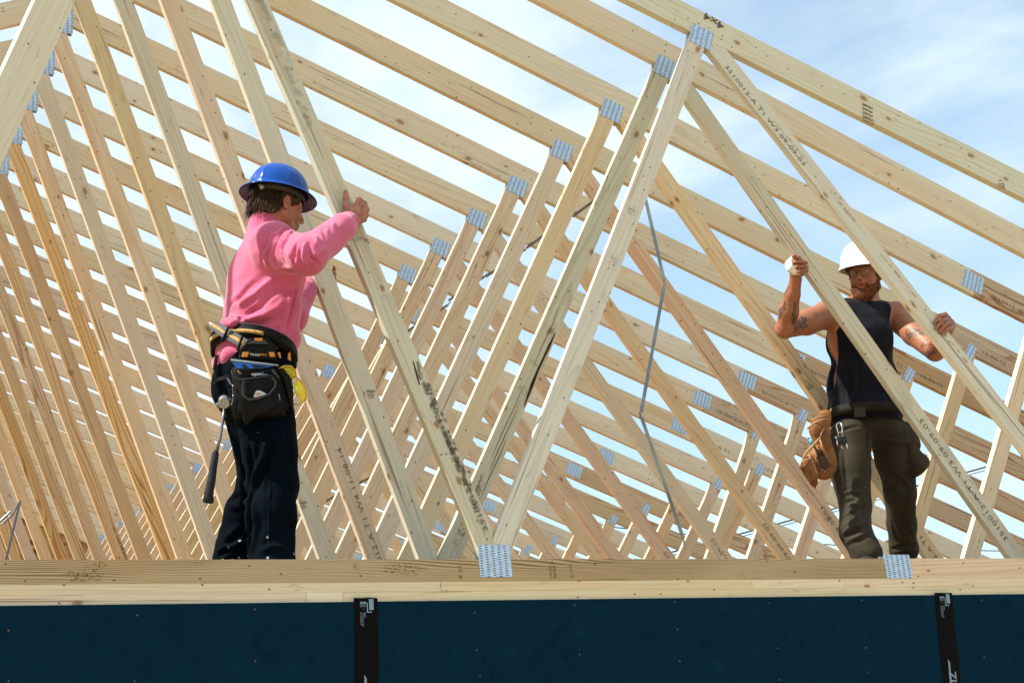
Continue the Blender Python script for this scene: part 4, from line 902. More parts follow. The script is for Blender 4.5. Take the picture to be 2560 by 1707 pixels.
# ------------------------------------------------------------------ worker in the white hard hat
def worker_white():
    root = empty('person', (3.72, .95, .09)); tag(root, 'bearded worker in white hard hat and black sleeveless shirt behind the first two trusses', 'worker')
    off = -root.location
    def child(name, me, m, par=root, smooth=False):
        o = link(name, me, m, par, smooth); o.location = off if par is root else (0, 0, 0); return o
    B = Field((3.10, .05, .14), (4.20, 1.28, 1.86), .004)
    pel = A(2165, 1060, .96); chest = A(2150, 860, .97); nk = A(2163, 765, .965)
    rsh = A(2072, 785, .97); relb = A(1962, 822, .86); rwr = A(1990, 698, .69)
    lsh = A(2238, 790, .95); lelb = A(2338, 878, .62); lwr = A(2372, 812, .37)
    rhip = A(2120, 1085, .94); lhip = A(2225, 1080, .98)
    rkn = A(2138, 1262, .84); rank = np.array((3.47, .68, .19)); lkn = A(2250, 1232, .98); lank = np.array((4.02, 1.22, .19))
    X = Frame((0, 0, 0), (-.30, -.95, 0), (0, 0, 1))      # chest direction
    B.ell(pel, (.09, .13, .10), X.M, .04); B.ell((pel+chest)/2, (.115, .150, .17), X.M, .05); B.ell(chest+np.array((0, 0, .02)), (.112, .168, .16), X.M, .05)
    B.cap(rsh, .070, lsh, .070, .05); B.cap(chest+np.array((0, 0, .05)), .10, nk, .065, .05)
    B.ell(rsh+np.array((-.005, -.01, -.01)), (.070, .070, .070), None, .03); B.ell(lsh+np.array((.01, -.01, -.01)), (.072, .07, .072), None, .03)
    for s in (1, -1): B.ell(chest+X.M[0]*.055+X.M[1]*.07*s+np.array((0, 0, .05)), (.045, .075, .06), X.M, .04); B.cap(nk+np.array((0, .02, .02)), .05, (rsh if s < 0 else lsh)*.6+nk*.4+np.array((0, .02, .015)), .05, .03)
    B.chain([rsh, (rsh+relb)/2+np.array((0, 0, -.004)), relb], [.070, .063, .048], .02); B.ell((rsh*.45+relb*.55)+np.array((0, -.01, -.018)), (.060, .05, .045), None, .02)
    B.chain([relb, relb*.65+rwr*.35, relb*.3+rwr*.7, rwr], [.046, .049, .037, .029], .015)
    B.chain([lsh, (lsh+lelb)/2, lelb], [.070, .064, .051], .02); B.chain([lelb, lelb*.65+lwr*.35, lwr], [.046, .048, .030], .015)
    B.chain([rhip, rkn, rank], [.07, .045, .034], .02); B.chain([lhip, lkn, A(2254, 1310, 1.08), np.array((4.05, 1.20, .19))], [.07, .045, .036, .03], .02)
    hc = A(2163, 690, .935); fwd = np.array((-.78, -.60, -.15)); H = Frame(hc, fwd, (.02, -.02, 1))
    head(B, H, nk, .009, 1.12)
    B.ell(H(.085, 0, .030), (.01, .02, .01), H.M, .01)
    # right hand round the left edge of the second web, four fingers across its face
    yw = .6248
    P = A
    wr = [P(1994, 696, .680), P(1990, 699, .688), P(1986, 702, .694), P(1983, 704, .700)]
    kn = [P(1982, 641, .668), P(1979, 655, .665), P(1981, 668, .668), P(1986, 679, .674)]
    ends = [((1984, 640), (1997, 644), (2001, 648)), ((1988, 655), (2008, 655), (2017, 657)), ((1992, 667), (2012, 666), (2019, 668)), ((1998, 679), (2012, 677), (2018, 677))]
    fg = [[P(*a, yw-.004), P(*b, yw-.013), P(*c, yw-.009)] for a, b, c in ends]
    hand_field(B, wr, kn, fg, [P(1992, 694, .69), P(2003, 684, .705), P(2010, 672, .694), P(2014, 658, .684)])
    # left hand over the upper edge of the front web, fingertips on its face
    z0 = lambda p: .1048*p[2]
    def W0(px, py, dy):
        q = P(px, py, .13); return P(px, py, .1048*q[2]+dy)
    ends = [((2349, 789), (2343, 799), (2336, 807)), ((2358, 799), (2348, 811), (2339, 821)), ((2365, 809), (2356, 820), (2348, 829)), ((2373, 820), (2364, 828), (2356, 834))]
    fg = [[W0(*a, -.006), W0(*b, -.012), W0(*c, -.009)] for a, b, c in ends]
    kn = [W0(2362, 786, .055), W0(2371, 796, .055), W0(2377, 806, .055), W0(2381, 817, .055)]
    wr = [lwr+np.array((d*.6, 0, d)) for d in (.016, .006, -.006, -.016)]
    wr = [W0(2366, 806, .13)+np.array((0, 0, d)) for d in (.018, .006, -.006, -.018)]
    B.cap(lwr, .030, (wr[1]+wr[2])/2, .026, .015)
    hand_field(B, wr, kn, fg, [wr[3], W0(2356, 822, .10), W0(2342, 822, .07), W0(2332, 818, .055)])
    V, Q = B.mesh('b'); V = relax(V, Q, 1, .4); me = np_mesh('person_body', V, Q)
    mk = np.zeros((len(V), 3)); loc = (V-H.o)@H.M.T; near = np.linalg.norm(loc, axis=1) < .2
    ey = near & (np.linalg.norm((loc-np.array((.092, 0, .014)))*np.array((1, 0, 1.8)), axis=1) < .009) & (np.abs(np.abs(loc[:, 1])-.032) < .012); mk[ey, 2] = .7
    lip = near & (np.abs(loc[:, 2]+.058) < .014) & (np.abs(loc[:, 1]) < .022) & (loc[:, 0] > .088); mk[lip, 1] = .9
    # tattoos: inked strokes at real places on the arms
    def ink(pl, w, amt=1.0, closed=False):
        for i in range(len(pl)-1):
            m = np.linalg.norm(V-pl[i], axis=1) < .16
            d, t = seg_dist(V[m], np.array(pl[i]), np.array(pl[i+1])); mk[m, 0] = np.maximum(mk[m, 0], np.clip(1.9-d/(w*1.45), 0, 1)*amt)
    def surf(pts):
        out = []
        for x, y in pts:
            d = A(x, y, 1.)-np.array(CAM); d /= np.linalg.norm(d); r = V-np.array(CAM); t = r@d; dist = np.linalg.norm(r-t[:, None]*d, axis=1); c = dist < .007
            if c.any(): out.append(np.array(CAM)+d*t[c].min())
        return out
    c1 = lambda p: (1920+p[0]/6.536, 620+p[1]/6.536); c2 = lambda p: (2240+p[0]/9.8, 760+p[1]/9.8)
    for cf, w, pts in ((c1, .0045, [(450, 900), (440, 1000), (435, 1100), (425, 1200)]), (c1, .0070, [(430, 1080), (425, 1160), (430, 1220)]), (c1, .0040, [(500, 1110), (560, 1110), (590, 1170), (570, 1230)]), (c1, .0040, [(620, 1130), (625, 1190), (590, 1260), (600, 1320)]),
        (c1, .0045, [(470, 1240), (520, 1230), (550, 1270), (510, 1310), (460, 1300)]), (c1, .0040, [(540, 1310), (580, 1300), (650, 1270)]), (c1, .0035, [(450, 1340), (480, 1330), (440, 1390)]), (c1, .0035, [(480, 1160), (520, 1180), (500, 1220)]),
        (c1, .0042, [(260, 880), (265, 940), (240, 980)]), (c1, .0042, [(150, 1020), (200, 1010), (230, 960)]), (c1, .0042, [(120, 1110), (170, 1090), (220, 1060), (265, 990)]), (c1, .0038, [(110, 1160), (160, 1160), (200, 1110)]), (c1, .0035, [(95, 1220), (125, 1215)]), (c1, .0035, [(240, 770), (290, 700), (320, 640)]), (c1, .003, [(150, 950), (130, 1030), (110, 1080)]),
        (c2, .0035, [(230, 650), (300, 610), (380, 590), (470, 610), (540, 600)]), (c2, .0045, [(430, 610), (500, 640), (570, 650)]), (c2, .0035, [(240, 700), (270, 760), (310, 760), (320, 700), (390, 690), (470, 710)]), (c2, .0048, [(330, 820), (350, 760), (360, 700)]), (c2, .0035, [(400, 770), (420, 720)]), (c2, .0035, [(470, 770), (540, 720), (590, 740)]), (c2, .0045, [(590, 690), (660, 720)]), (c2, .0035, [(270, 800), (300, 840), (300, 890)]), (c2, .0028, [(350, 930), (370, 870), (420, 850)]),
        (c2, .0033, [(610, 1070), (600, 1010), (640, 950), (700, 890), (740, 870)]), (c2, .0033, [(640, 1040), (660, 970), (700, 1010)]), (c2, .0033, [(760, 870), (780, 930), (740, 970), (790, 1000), (850, 990)]), (c2, .0036, [(660, 1130), (650, 1180), (720, 1190)]), (c2, .0036, [(740, 1110), (800, 1140), (790, 1190), (720, 1170)]), (c2, .0042, [(590, 1200), (660, 1250), (760, 1240), (860, 1220), (950, 1190)]), (c2, .004, [(700, 1280), (800, 1280)])):
        pl = surf([cf(p) for p in pts])
        if len(pl) > 1: ink(pl, w)
    g = hsh(V[mk[:, 0] > 0], 90, 3); mk[mk[:, 0] > 0, 0] *= np.clip(1.0+g, .5, 1)
    set_mark(me, mk); b = child('person_body', me, SKIN2)
    # ---- sleeveless shirt, cut low at the sides
    S = Field((3.36, .72, .84), (4.12, 1.20, 1.66), .005)
    S.ell(pel+np.array((0, 0, .06)), (.150, .197, .12), X.M, .03); S.ell((pel+chest)/2+np.array((0, 0, -.01)), (.146, .186, .22), X.M, .05); S.ell(chest+np.array((0, 0, .02)), (.150, .178, .18), X.M, .05)
    S.cap(rsh*.80+lsh*.20+np.array((0,0,.004)), .078, lsh*.80+rsh*.20+np.array((0,0,.004)), .078, .05); S.cap(chest+np.array((0, 0, .05)), .115, nk+np.array((0, 0, -.045)), .078, .05)
    for s in (1, -1):       # arm openings reaching down the flank
        S.cap(chest+X.M[1]*.238*s+np.array((0, 0, .20)), .060, chest+X.M[1]*.225*s+np.array((0, 0, .06)), .092, .008, sub=True); S.cap(chest+X.M[1]*.225*s+np.array((0, 0, .06)), .092, chest+X.M[1]*.232*s+np.array((0, 0, -.05)), .105, .008, sub=True)
        S.cap(chest+X.M[1]*.232*s+np.array((0, 0, -.05)), .105, chest+X.M[1]*.215*s+np.array((0, 0, -.20)), .040, .008, sub=True)
    S.cap(chest-X.M[1]*.205+np.array((0, -.02, .02)), .080, chest-X.M[1]*.185+np.array((0, -.02, -.20)), .050, .008, sub=True)
    S.ell(nk+np.array((0, 0, .060))+X.M[0]*.02, (.085, .082, .062), X.M, .006, sub=True)
    S.ell(pel+np.array((0, 0, .01)), (.137, .183, .085), X.M, .02); S.cut(pel+np.array((0, 0, .005)), (.0, 0, -1))
    V, Q = S.mesh('s'); V = relax(V, Q, 3, .5); Nn = normals(V, Q); D = np.zeros(len(V))
    D += hsh(V, 7, 3)*.010+hsh(V, 19, 8)*.004
    for a0 in (-.36, -.22, -.1, .05, .18, .32): 
        p0 = chest+X.M[0]*.13+X.M[1]*a0*.4+np.array((0, 0, -.12)); p1 = pel+X.M[0]*.13+X.M[1]*(a0*.2-.06)+np.array((0, 0, .06)); fold(V, Nn, D, [p0, (p0+p1)/2+np.array((.02, 0, 0)), p1], .013, .011)
    V = V+Nn*D[:, None]; V = relax(V, Q, 1, .3)
    BLACK = cloth_mat('black_jersey', (.0022, .0028, .0065), (.0040, .0050, .0105), .85, .05)
    child('sleeveless_shirt', np_mesh('sleeveless_shirt', V, Q), BLACK)
    # ---- trousers
    T = Field((3.33, .50, .11), (4.22, 1.34, 1.06), .005)
    T.ell(pel+np.array((.01, .0, -.02)), (.125, .172, .105), X.M, .03)
    T.chain([rhip+np.array((.012, 0, -.02)), A(2125, 1170, .90), rkn, A(2138, 1330, .76), np.array((3.49, .70, .20))], [.108, .102, .078, .076, .079], .022)
    T.chain([lhip+np.array((.0, 0, -.02)), A(2238, 1150, .98), lkn, A(2254, 1310, 1.08), A(2260, 1372, 1.17)], [.108, .100, .080, .073, .078], .022)
    V, Q = T.mesh('t'); V = relax(V, Q, 3, .5); Nn = normals(V, Q); D = np.zeros(len(V))
    def fp(pts, w, Am):
        pl = []
        for x, y in pts:
            d = A(x, y, 1.)-np.array(CAM); d /= np.linalg.norm(d); r = (V-np.array(CAM)); t = r@d; dist = np.linalg.norm(r-t[:, None]*d, axis=1); c = dist < .008
            if c.any(): pl.append(np.array(CAM)+d*t[c].min())
        if len(pl) > 1: fold(V, Nn, D, pl, w, Am)
    c7 = lambda p: (1940+p[0]/3.337, 960+p[1]/3.337)
    for pts, w, a in (([(440, 400), (560, 380), (700, 350)], .010, -.007), ([(780, 420), (900, 370), (1060, 340)], .011, .009), ([(800, 520), (900, 450), (1080, 420)], .011, -.008), ([(800, 560), (930, 490), (1130, 480)], .010, .009), ([(800, 620), (900, 560), (1120, 580)], .009, -.007), ([(810, 660), (930, 610), (1100, 640)], .009, .007), ([(830, 700), (930, 680), (1050, 690)], .009, -.007), ([(860, 740), (950, 740), (1010, 760)], .008, .007),
        ([(960, 780), (940, 860), (900, 920)], .012, .011), ([(880, 850), (920, 900), (1000, 860)], .010, -.009), ([(990, 720), (1080, 800), (1140, 880)], .012, .008), ([(1150, 850), (1110, 900), (1080, 960)], .010, -.009), ([(540, 560), (550, 700), (560, 860), (520, 960)], .010, .009), ([(500, 600), (490, 720), (520, 830)], .012, -.010), ([(520, 930), (600, 900), (680, 900), (760, 860)], .011, .009),
        ([(490, 1020), (560, 980), (660, 960)], .011, -.010), ([(500, 1060), (590, 1020), (700, 1000)], .012, .010), ([(550, 1120), (650, 1060), (760, 1010)], .010, -.008), ([(550, 1280), (650, 1240), (770, 1170)], .011, -.010), ([(570, 1330), (680, 1280), (780, 1230)], .012, .010), ([(680, 900), (690, 1050), (650, 1200)], .010, .007), ([(560, 1250), (600, 1200), (700, 1180)], .010, .008),
        ([(960, 1380), (1060, 1340), (1170, 1330)], .010, -.009), ([(960, 1400), (1080, 1380), (1180, 1380)], .008, .008), ([(940, 1120), (960, 1220), (1000, 1320)], .010, .006), ([(1160, 1290), (1120, 1250), (1090, 1180)], .010, -.006), ([(765, 350), (770, 500), (785, 650)], .010, -.010), ([(780, 680), (790, 720), (800, 760)], .012, -.008), ([(590, 660), (590, 900), (600, 1100)], .006, .005)):
        fp([c7(p) for p in pts], w, a)
    D += hsh(V, 9, 6)*.005+hsh(V, 24, 2)*.002
    V = V+Nn*D[:, None]; V = relax(V, Q, 1, .3)
    child('trousers', np_mesh('trousers', V, Q), cloth_mat('olive_brown_twill', (.022, .017, .010), (.036, .029, .018), .8, .03, splat=(.02, (.6, .6, .58))))
    # ---- belt
    BELT = noisemat('dark_brown_belt', (.006, .005, .0035), (.012, .009, .006), 20, .85); Bz = pel+np.array((0, 0, .060))
    V_, F2 = [], []
    n = 48
    for i in range(n):
        a = 2*PI*i/n; c_, s_ = math.cos(a), math.sin(a)
        for z in (-.026, .026): V_.append(tuple(Bz+X.M[0]*c_*.163+X.M[1]*s_*.209+np.array((0, 0, z+.004*s_))))
    for i in range(n): j = (i+1) % n; F2.append([2*i, 2*j, 2*j+1, 2*i+1])
    o = child('belt', mesh('belt', V_, F2), BELT, smooth=True); o.modifiers.new('s', 'SOLIDIFY').thickness = .005
    c6 = lambda x, y, Y: A(1880+x/3.135, 560+y/3.135, Y)
    # belt buckle
    me = bpy.data.meshes.new('buckle'); bz = [c6(x, y, .80) for x, y in ((805, 1437), (885, 1433), (888, 1508), (808, 1512))]; me.from_pydata([tuple(p) for p in bz], [], [[0, 1, 2, 3]]); o = child('buckle', me, mat('bronze_buckle', (.03, .018, .012), .5, .3)); m_ = o.modifiers.new('s', 'SOLIDIFY'); m_.thickness = .008; m_.offset = 0
    # ---- beard
    rr = random.Random(5); Vb = np.array([v.co[:] for v in me_body_cache(b)]); lo = (Vb-H.o)@H.M.T
    fld = Field(tuple(H.o-.17), tuple(H.o+.15), .004)
    for s in (1, -1):
        fld.cap(H(.002, s*.066, -.018), .009, H(.016, s*.058, -.062), .016, .015); fld.cap(H(.016, s*.057, -.064), .017, H(.070, s*.030, -.101), .024, .02)
        fld.cap(H(.070, s*.030, -.074), .0155, H(.045, s*.050, -.066), .016, .012); fld.cap(H(.097, s*.008, -.0375), .0055, H(.090, s*.026, -.048), .0062, .005)
        fld.cap(H(.088, s*.028, -.050), .0062, H(.080, s*.030, -.078), .010, .006)
    fld.ell(H(.082, 0, -.104), (.030, .038, .032), H.M, .02); fld.ell(H(.092, 0, -.080), (.016, .026, .012), H.M, .006); fld.cap(H(.040, 0, -.112), .03, H(.075, 0, -.124), .024, .02)
    fld.ell(H(.112, 0, -.060), (.026, .0225, .0150), H.M, .004, sub=True)
    Vm, Qm = fld.mesh('m'); Vm = relax(Vm, Qm, 2); Nm = normals(Vm, Qm); Vm2 = Vm+Nm*(hsh(Vm, 110, 1)*.003+hsh(Vm, 45, 4)*.003)[:, None]
    be = child('beard', np_mesh('beard', Vm2, Qm), BEARD)
    pick_ = [i for i in range(len(Vm)) if Nm[i]@(np.array(CAM)-Vm[i]) > -2]; rr.shuffle(pick_); pick_ = pick_[:2600]
    v, f = strands([Vm[i] for i in pick_], [Nm[i]*.7-H.M[2]*.7 for i in pick_], .0095, .0007, rr, tuple(-H.M[2]), .4); link('beard_strands', mesh('beard_strands', v, f), BEARD, be)
    # hair under the hat
    fld = Field(tuple(H.o-.17), tuple(H.o+.17), .004); fld.ell(H(-.030, 0, .035), (.092, .083, .075), H.M, .02); 
    for s in (1, -1): fld.cap(H(.030, s*.070, .045), .012, H(.018, s*.070, -.005), .010, .01)
    Vh, Qh = fld.mesh('h'); Vh = relax(Vh, Qh, 2); child('hair', np_mesh('hair', Vh, Qh), noisemat('auburn_hair', (.09, .035, .012), (.05, .02, .008), 80, .5, 4, 0))
    eyes(H, root, off, (.03, .035, .03))
    # teeth
    fld = Field(tuple(H.o-.05), tuple(H.o+.14), .003); fld.cap(H(.0965, -.012, -.0520), .0040, H(.0965, .012, -.0520), .0040, .002); Vt, Qt = fld.mesh('t'); child('teeth', np_mesh('teeth', Vt, Qt), mat('teeth_white', (.75, .72, .64), .3))
    # ---- eyeglasses
    eg = empty('eyeglasses', off); eg.parent = root; WIRE = mat('gunmetal_wire', (.07, .065, .06), .35, .8); LENS = mat('clear_lens', (.3, .32, .33), .03, Alpha=.06, spec=.3)
    for s in (1, -1):
        out = [(.113-.010*abs(y-.033)/.025 if y > .033 else .113, s*y, z) for y, z in ((.012, .026), (.024, .030), (.044, .030), (.058, .025), (.060, .010), (.052, -.008), (.036, -.012), (.018, -.008), (.011, .006))]
        pl = [H(*p) for p in out]; v, f, u = tube(pl+[pl[0], pl[1]], .0014, 6, False); link('eyeglass_frame', mesh('eyeglass_frame', v, f), WIRE, eg, True)
        link('eyeglass_lens', mesh('eyeglass_lens', [tuple(p) for p in pl], [list(range(len(pl)))]), LENS, eg)
        v, f, u = tube([H(.106, s*.060, .018), H(.098, s*.074, .018), H(.02, s*.082, .012), H(-.012, s*.084, .006)], .0016, 6); link('temple_arm', mesh('temple_arm', v, f), WIRE, eg, True)
    v, f, u = tube([H(.113, -.012, .014), H(.118, 0, .017), H(.113, .012, .014)], .0014, 6); link('bridge', mesh('bridge', v, f), WIRE, eg, True)
    # ---- white cap style hard hat
    hh = empty('hard_hat', off); hh.parent = root; WH = mat('white_hat_shell', (.80, .80, .76), .30, spec=.5); nA = 72
    G = Frame(H(-.008, 0, .046), fwd+np.array((0, 0, .10)), (0, 0, 1)); V, Fc = [], []
    prof = [(.126, -.010, 1), (.127, .000, .3), (.124, .010, 0)]+[(.122*math.cos(t)**.80 if t < 1.56 else .0, .010+.135*math.sin(t), 0) for t in [i/13*PI/2 for i in range(1, 14)]]
    for r, z, br in prof:
        for k in range(nA):
            a = 2*PI*k/nA; fr = max(0, math.cos(a)); ext = br*(.050*fr**1.5+.004); q = 0
            if z > .03:
                d0 = abs(math.sin(a))*r; q = .005*math.exp(-(d0/.022)**4)
            V.append(tuple(G(math.cos(a)*(r+q)*1.16+math.cos(a)*ext, math.sin(a)*(r+ext*.6), z-br*(.016*fr)+q)))
    for i in range(len(prof)-1):
        for k in range(nA): Fc.append([i*nA+k, i*nA+(k+1) % nA, (i+1)*nA+(k+1) % nA, (i+1)*nA+k])
    o = link('hat_shell', mesh('hat_shell', V, Fc), WH, hh, True); md = o.modifiers.new('s', 'SOLIDIFY'); md.thickness = .003; md.offset = -1; md = o.modifiers.new('b', 'SUBSURF'); md.levels = md.render_levels = 1
    for s in (1, -1): v, f, u = tube([G(-.01, s*.126, .006), G(-.01, s*.134, .006)], [.014, .011], 12); link('accessory_slot', mesh('accessory_slot', v, f), WH, hh, True)
    V, Fc = [], []
    for z in (-.010, .012):
        for k in range(nA): a = 2*PI*k/nA; V.append(tuple(G(math.cos(a)*.104*1.12, math.sin(a)*.100, z)))
    for k in range(nA): Fc.append([k, (k+1) % nA, nA+(k+1) % nA, nA+k])
    o = link('suspension_band', mesh('suspension_band', V, Fc), bpy.data.materials['black_plastic'], hh, True); o.modifiers.new('s', 'SOLIDIFY').thickness = .003
    # ---- bandage round the right palm
    bd = Field((3.10, .60, 1.48), (3.36, .78, 1.72), .003)
    for w_ in ((1978, 644), (1974, 655), (1974, 666), (1978, 674), (1985, 680), (1992, 683)): pass
    bd.chain([P(1981, 648, .652), P(1973, 660, .655), P(1976, 670, .650), P(1986, 677, .648), P(1997, 683, .655)], [.014, .019, .020, .018, .009], .008)
    Vg, Qg = bd.mesh('g'); Vg = relax(Vg, Qg, 2); Ng = normals(Vg, Qg); Vg = Vg+Ng*(hsh(Vg*np.array((1, 1, 1)), 70, 2)*.0035)[:, None]
    child('bandage', np_mesh('bandage', Vg, Qg), mat('white_bandage', (.78, .76, .70), .9))
    RI = mat('black_ring', (.01, .012, .015), .4)
    p = (np.array(fg[2][0])+np.array(kn[2]))/2
    # ---- leather pouches and belongings
    TAN = noisemat('tan_suede', (.24, .095, .025), (.12, .045, .014), 18, .8, 6, .4, .003); TRM = mat('pale_edge_binding', (.36, .20, .09), .8); DKL = noisemat('dark_suede', (.045, .030, .018), (.022, .016, .010), 14, .8)
    c9 = lambda x, y, Y: A(1980+x/6.533, 1000+y/6.533, Y)
    tb = empty('tool_belt', off); tb.parent = root
    def bag(name, outline, Y0, dep, m, cf=c9, par=tb):
        pts = [cf(x, y, Y0) for x, y in outline]; cen = sum(pts)/len(pts); n = len(pts); V, Fc = [], []
        rings = [(1, .5), (1.0, -.1), (.93, -.6), (.70, -.95), (.35, -1.05)]
        for sc_, dy in rings:
            for p_ in pts: q = cen+(p_-cen)*sc_; V.append((q[0], q[1]+dy*dep, q[2]))
        for i in range(len(rings)-1):
            for k in range(n): Fc.append([i*n+k, i*n+(k+1) % n, (i+1)*n+(k+1) % n, (i+1)*n+k])
        Fc.append(list(range((len(rings)-1)*n, len(rings)*n))); Fc.append(list(range(n-1, -1, -1)))
        o = link(name, mesh(name, V, Fc), m, par, True); b_ = o.modifiers.new('b', 'SUBSURF'); b_.levels = b_.render_levels = 1; return o
    bag('leather_hanger', [(470, 150), (640, 135), (600, 300), (560, 560), (640, 800), (730, 1040), (720, 1140), (640, 1180), (430, 900), (350, 700), (300, 560), (255, 470), (330, 330), (420, 260)], .80, .035, TAN)
    bag('main_pouch', [(360, 740), (450, 700), (560, 900), (700, 1050), (720, 1150), (640, 1260), (560, 1320), (440, 1290), (400, 1280), (300, 1040), (260, 880)], .765, .045, TAN)
    bag('outer_pouch', [(150, 1000), (200, 900), (300, 860), (330, 980), (400, 1200), (405, 1380), (380, 1450), (320, 1400), (220, 1240), (140, 1130)], .735, .035, TAN)
    for pl, r in (([(320, 335, .785), (420, 275, .76), (560, 255, .765)], .0042), ([(250, 465, .785), (360, 375, .75), (480, 325, .75), (570, 310, .765)], .0045), ([(165, 1010, .73), (230, 850, .71), (340, 740, .70), (450, 620, .73)], .0055), ([(140, 1120, .735), (155, 1020, .71), (230, 965, .70), (310, 960, .70)], .005), ([(265, 880, .705), (330, 1000, .70), (400, 1180, .70), (405, 1330, .72), (380, 1445, .74)], .0035), ([(450, 620, .74), (520, 850, .735), (600, 960, .74), (720, 1060, .76)], .004), ([(640, 140, .79), (590, 300, .77), (480, 540, .765), (440, 650, .75)], .003)):
        v, f, u = tube([c9(*p) for p in pl], r, 8); link('stitched_edge', mesh('stitched_edge', v, f), TRM, tb, True)
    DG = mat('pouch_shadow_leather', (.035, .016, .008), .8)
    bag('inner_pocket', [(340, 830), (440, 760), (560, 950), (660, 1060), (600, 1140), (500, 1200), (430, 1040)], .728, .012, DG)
    for x, y in ((500, 1130), (530, 1165), (455, 800)): v, f, u = tube([c9(x, y, .712), c9(x, y, .705)], .0028, 10); link('rivet', mesh('rivet', v, f), STEEL, tb, True)
    for pl in ([(350, 830), (400, 900), (380, 960), (420, 1000)], [(400, 860), (450, 890), (480, 960)], [(430, 760), (490, 830), (540, 900)]): v, f, u = tube([c9(x, y, .712) for x, y in pl], .004, 8); link('leather_lace', mesh('leather_lace', v, f), TRM if pl[0][0] == 350 else TAN, tb, True)
    c3 = lambda x, y, Y: A(1700+x/2.7174, 1130+y/2.7174, Y)
    bag('side_pouch', [(1500, -110), (1560, -60), (1620, 20), (1655, 30), (1686, 80), (1660, 130), (1600, 185), (1550, 170), (1540, 60)], .90, .06, DKL, c3)
    bag('side_pouch_top', [(1495, -230), (1540, -200), (1585, -130), (1620, -60), (1625, 10), (1560, 30), (1520, -60)], .93, .045, DKL, c3)
    mk_ = empty('marker_pen', (0, 0, 0)); tag(mk_, 'blue capped marker standing in the tan leather pouch', 'marker')
    v, f, u = tube([c9(285, 635, .715), c9(345, 730, .705)], .0060, 12); link('pen_cap', mesh('pen_cap', v, f), mat('cyan_cap', (.01, .32, .50), .35), mk_, True); v, f, u = tube([c9(270, 612, .718), c9(290, 642, .715)], .0050, 12); link('pen_tip', mesh('pen_tip', v, f), mat('black_gloss', (.01, .01, .01), .3), mk_, True)
    v, f, u = tube([c9(345, 730, .705), c9(465, 910, .70)], .0056, 12); link('pen_barrel', mesh('pen_barrel', v, f), bpy.data.materials['black_gloss'], mk_, True)
    ky = empty('key_bunch', (0, 0, 0)); tag(ky, 'bunch of keys on a silver snap hook at the trouser pocket', 'keys')
    CH = mat('chrome', (.75, .77, .78), .2, .95)
    v, f, u = tube([c9(760, 555, .79), c9(742, 500, .785), c9(722, 420, .79), c9(740, 378, .80), c9(775, 365, .81), c9(810, 385, .80), c9(818, 450, .79), c9(815, 520, .785), c9(800, 550, .79)], .0032, 8); link('snap_hook', mesh('snap_hook', v, f), CH, ky, True)
    v, f, u = tube([c9(790+38*math.cos(t), 560+38*math.sin(t), .785) for t in [i*PI/8 for i in range(17)]], .0016, 6); link('key_ring', mesh('key_ring', v, f), CH, ky, True)
    for x0, y0, x1, y1, m_, r in ((735, 650, 740, 755, CH, .0040), (790, 600, 770, 720, bpy.data.materials['black_gloss'], .0095), (820, 600, 850, 740, bpy.data.materials['black_gloss'], .0105), (800, 740, 825, 808, CH, .0028), (878, 690, 918, 810, CH, .0042), (870, 600, 880, 700, bpy.data.materials['black_gloss'], .0075)):
        v, f, u = tube([c9(x0, y0, .785), c9((x0+x1)/2, (y0+y1)/2, .782), c9(x1, y1, .785)], [r*.8, r, r*.7], 8); link('key', mesh('key', v, f), m_, ky, True)
    v, f, u = tube([c9(720+16*math.cos(t), 610+18*math.sin(t), .785) for t in [i*PI/6 for i in range(13)]], .002, 6); link('key', mesh('key', v, f), CH, ky, True)
    # boots
    BOOT = bpy.data.materials['brown_boot']; DB = mat('black_boot', (.012, .011, .010), .5)
    for cx, cy, cz, dx in ((3.47, .72, .089, -.3), (4.03, 1.225, .089, .1)):
        K = Field((cx-.20, cy-.22, cz-.01), (cx+.20, cy+.14, cz+.22), .005); d = np.array((dx, -1, 0)); d /= np.linalg.norm(d); o0 = np.array((cx, cy, cz))
        K.chain([o0-d*.05+np.array((0, 0, .045)), o0+d*.07+np.array((0, 0, .05)), o0+d*.15+np.array((0, 0, .036))], [.043, .046, .034], .02); K.cap(o0+np.array((0, 0, .05)), .042, o0+np.array((0, 0, .10)), .040, .02); K.a = np.maximum(K.a, ((cz+.002)-(K.lo[2]+K.h*np.arange(K.n[2])))[None, None, :].astype(np.float32))
        Vb, Qb = K.mesh('k'); Vb = relax(Vb, Qb, 2, .3); child('boot', np_mesh('boot', Vb, Qb), DB)
def me_body_cache(o): return o.data.vertices
worker_white()
# ------------------------------------------------------------------ stencils and stamps on the timber
def stamp(par, s, p0, p1, hgt, m=INK, flip=False, name='stencil', y=-.0022, size=.03, bold=0, perp=0, down=False):
    """text between truss-local points p0 -> p1 (x, z); flip turns it to read from the far end"""
    if flip: p0, p1 = p1, p0
    a = Vector(p1)-Vector(p0); L_ = a.length; a.normalize(); b = Vector((-a.y, a.x))
    me = text_mesh(name, s, size, .0003, bold); xs = [v.co.x for v in me.vertices]; ys = [v.co.y for v in me.vertices]; wd = max(xs)-min(xs); ht = max(ys)-min(ys)
    o = link(name, me, m, par); c = (Vector(p0)+Vector(p1))/2+b*perp
    o.matrix_local = Matrix(((a.x*L_/wd, b.x*hgt/ht, 0, c.x), (0, 0, -1, y), (a.y*L_/wd, b.y*hgt/ht, 0, c.y), (0, 0, 0, 1))) @ Matrix.Translation((-(max(xs)+min(xs))/2, -(max(ys)+min(ys))/2, 0))
    return o
def right(k, role, i=0): return PARTS[(k, role)][i]
W3 = '3510012-A T1 W3 09-09-03'
def on_w3(t): return (2.585+.733*(2.563-t)+.004, t)
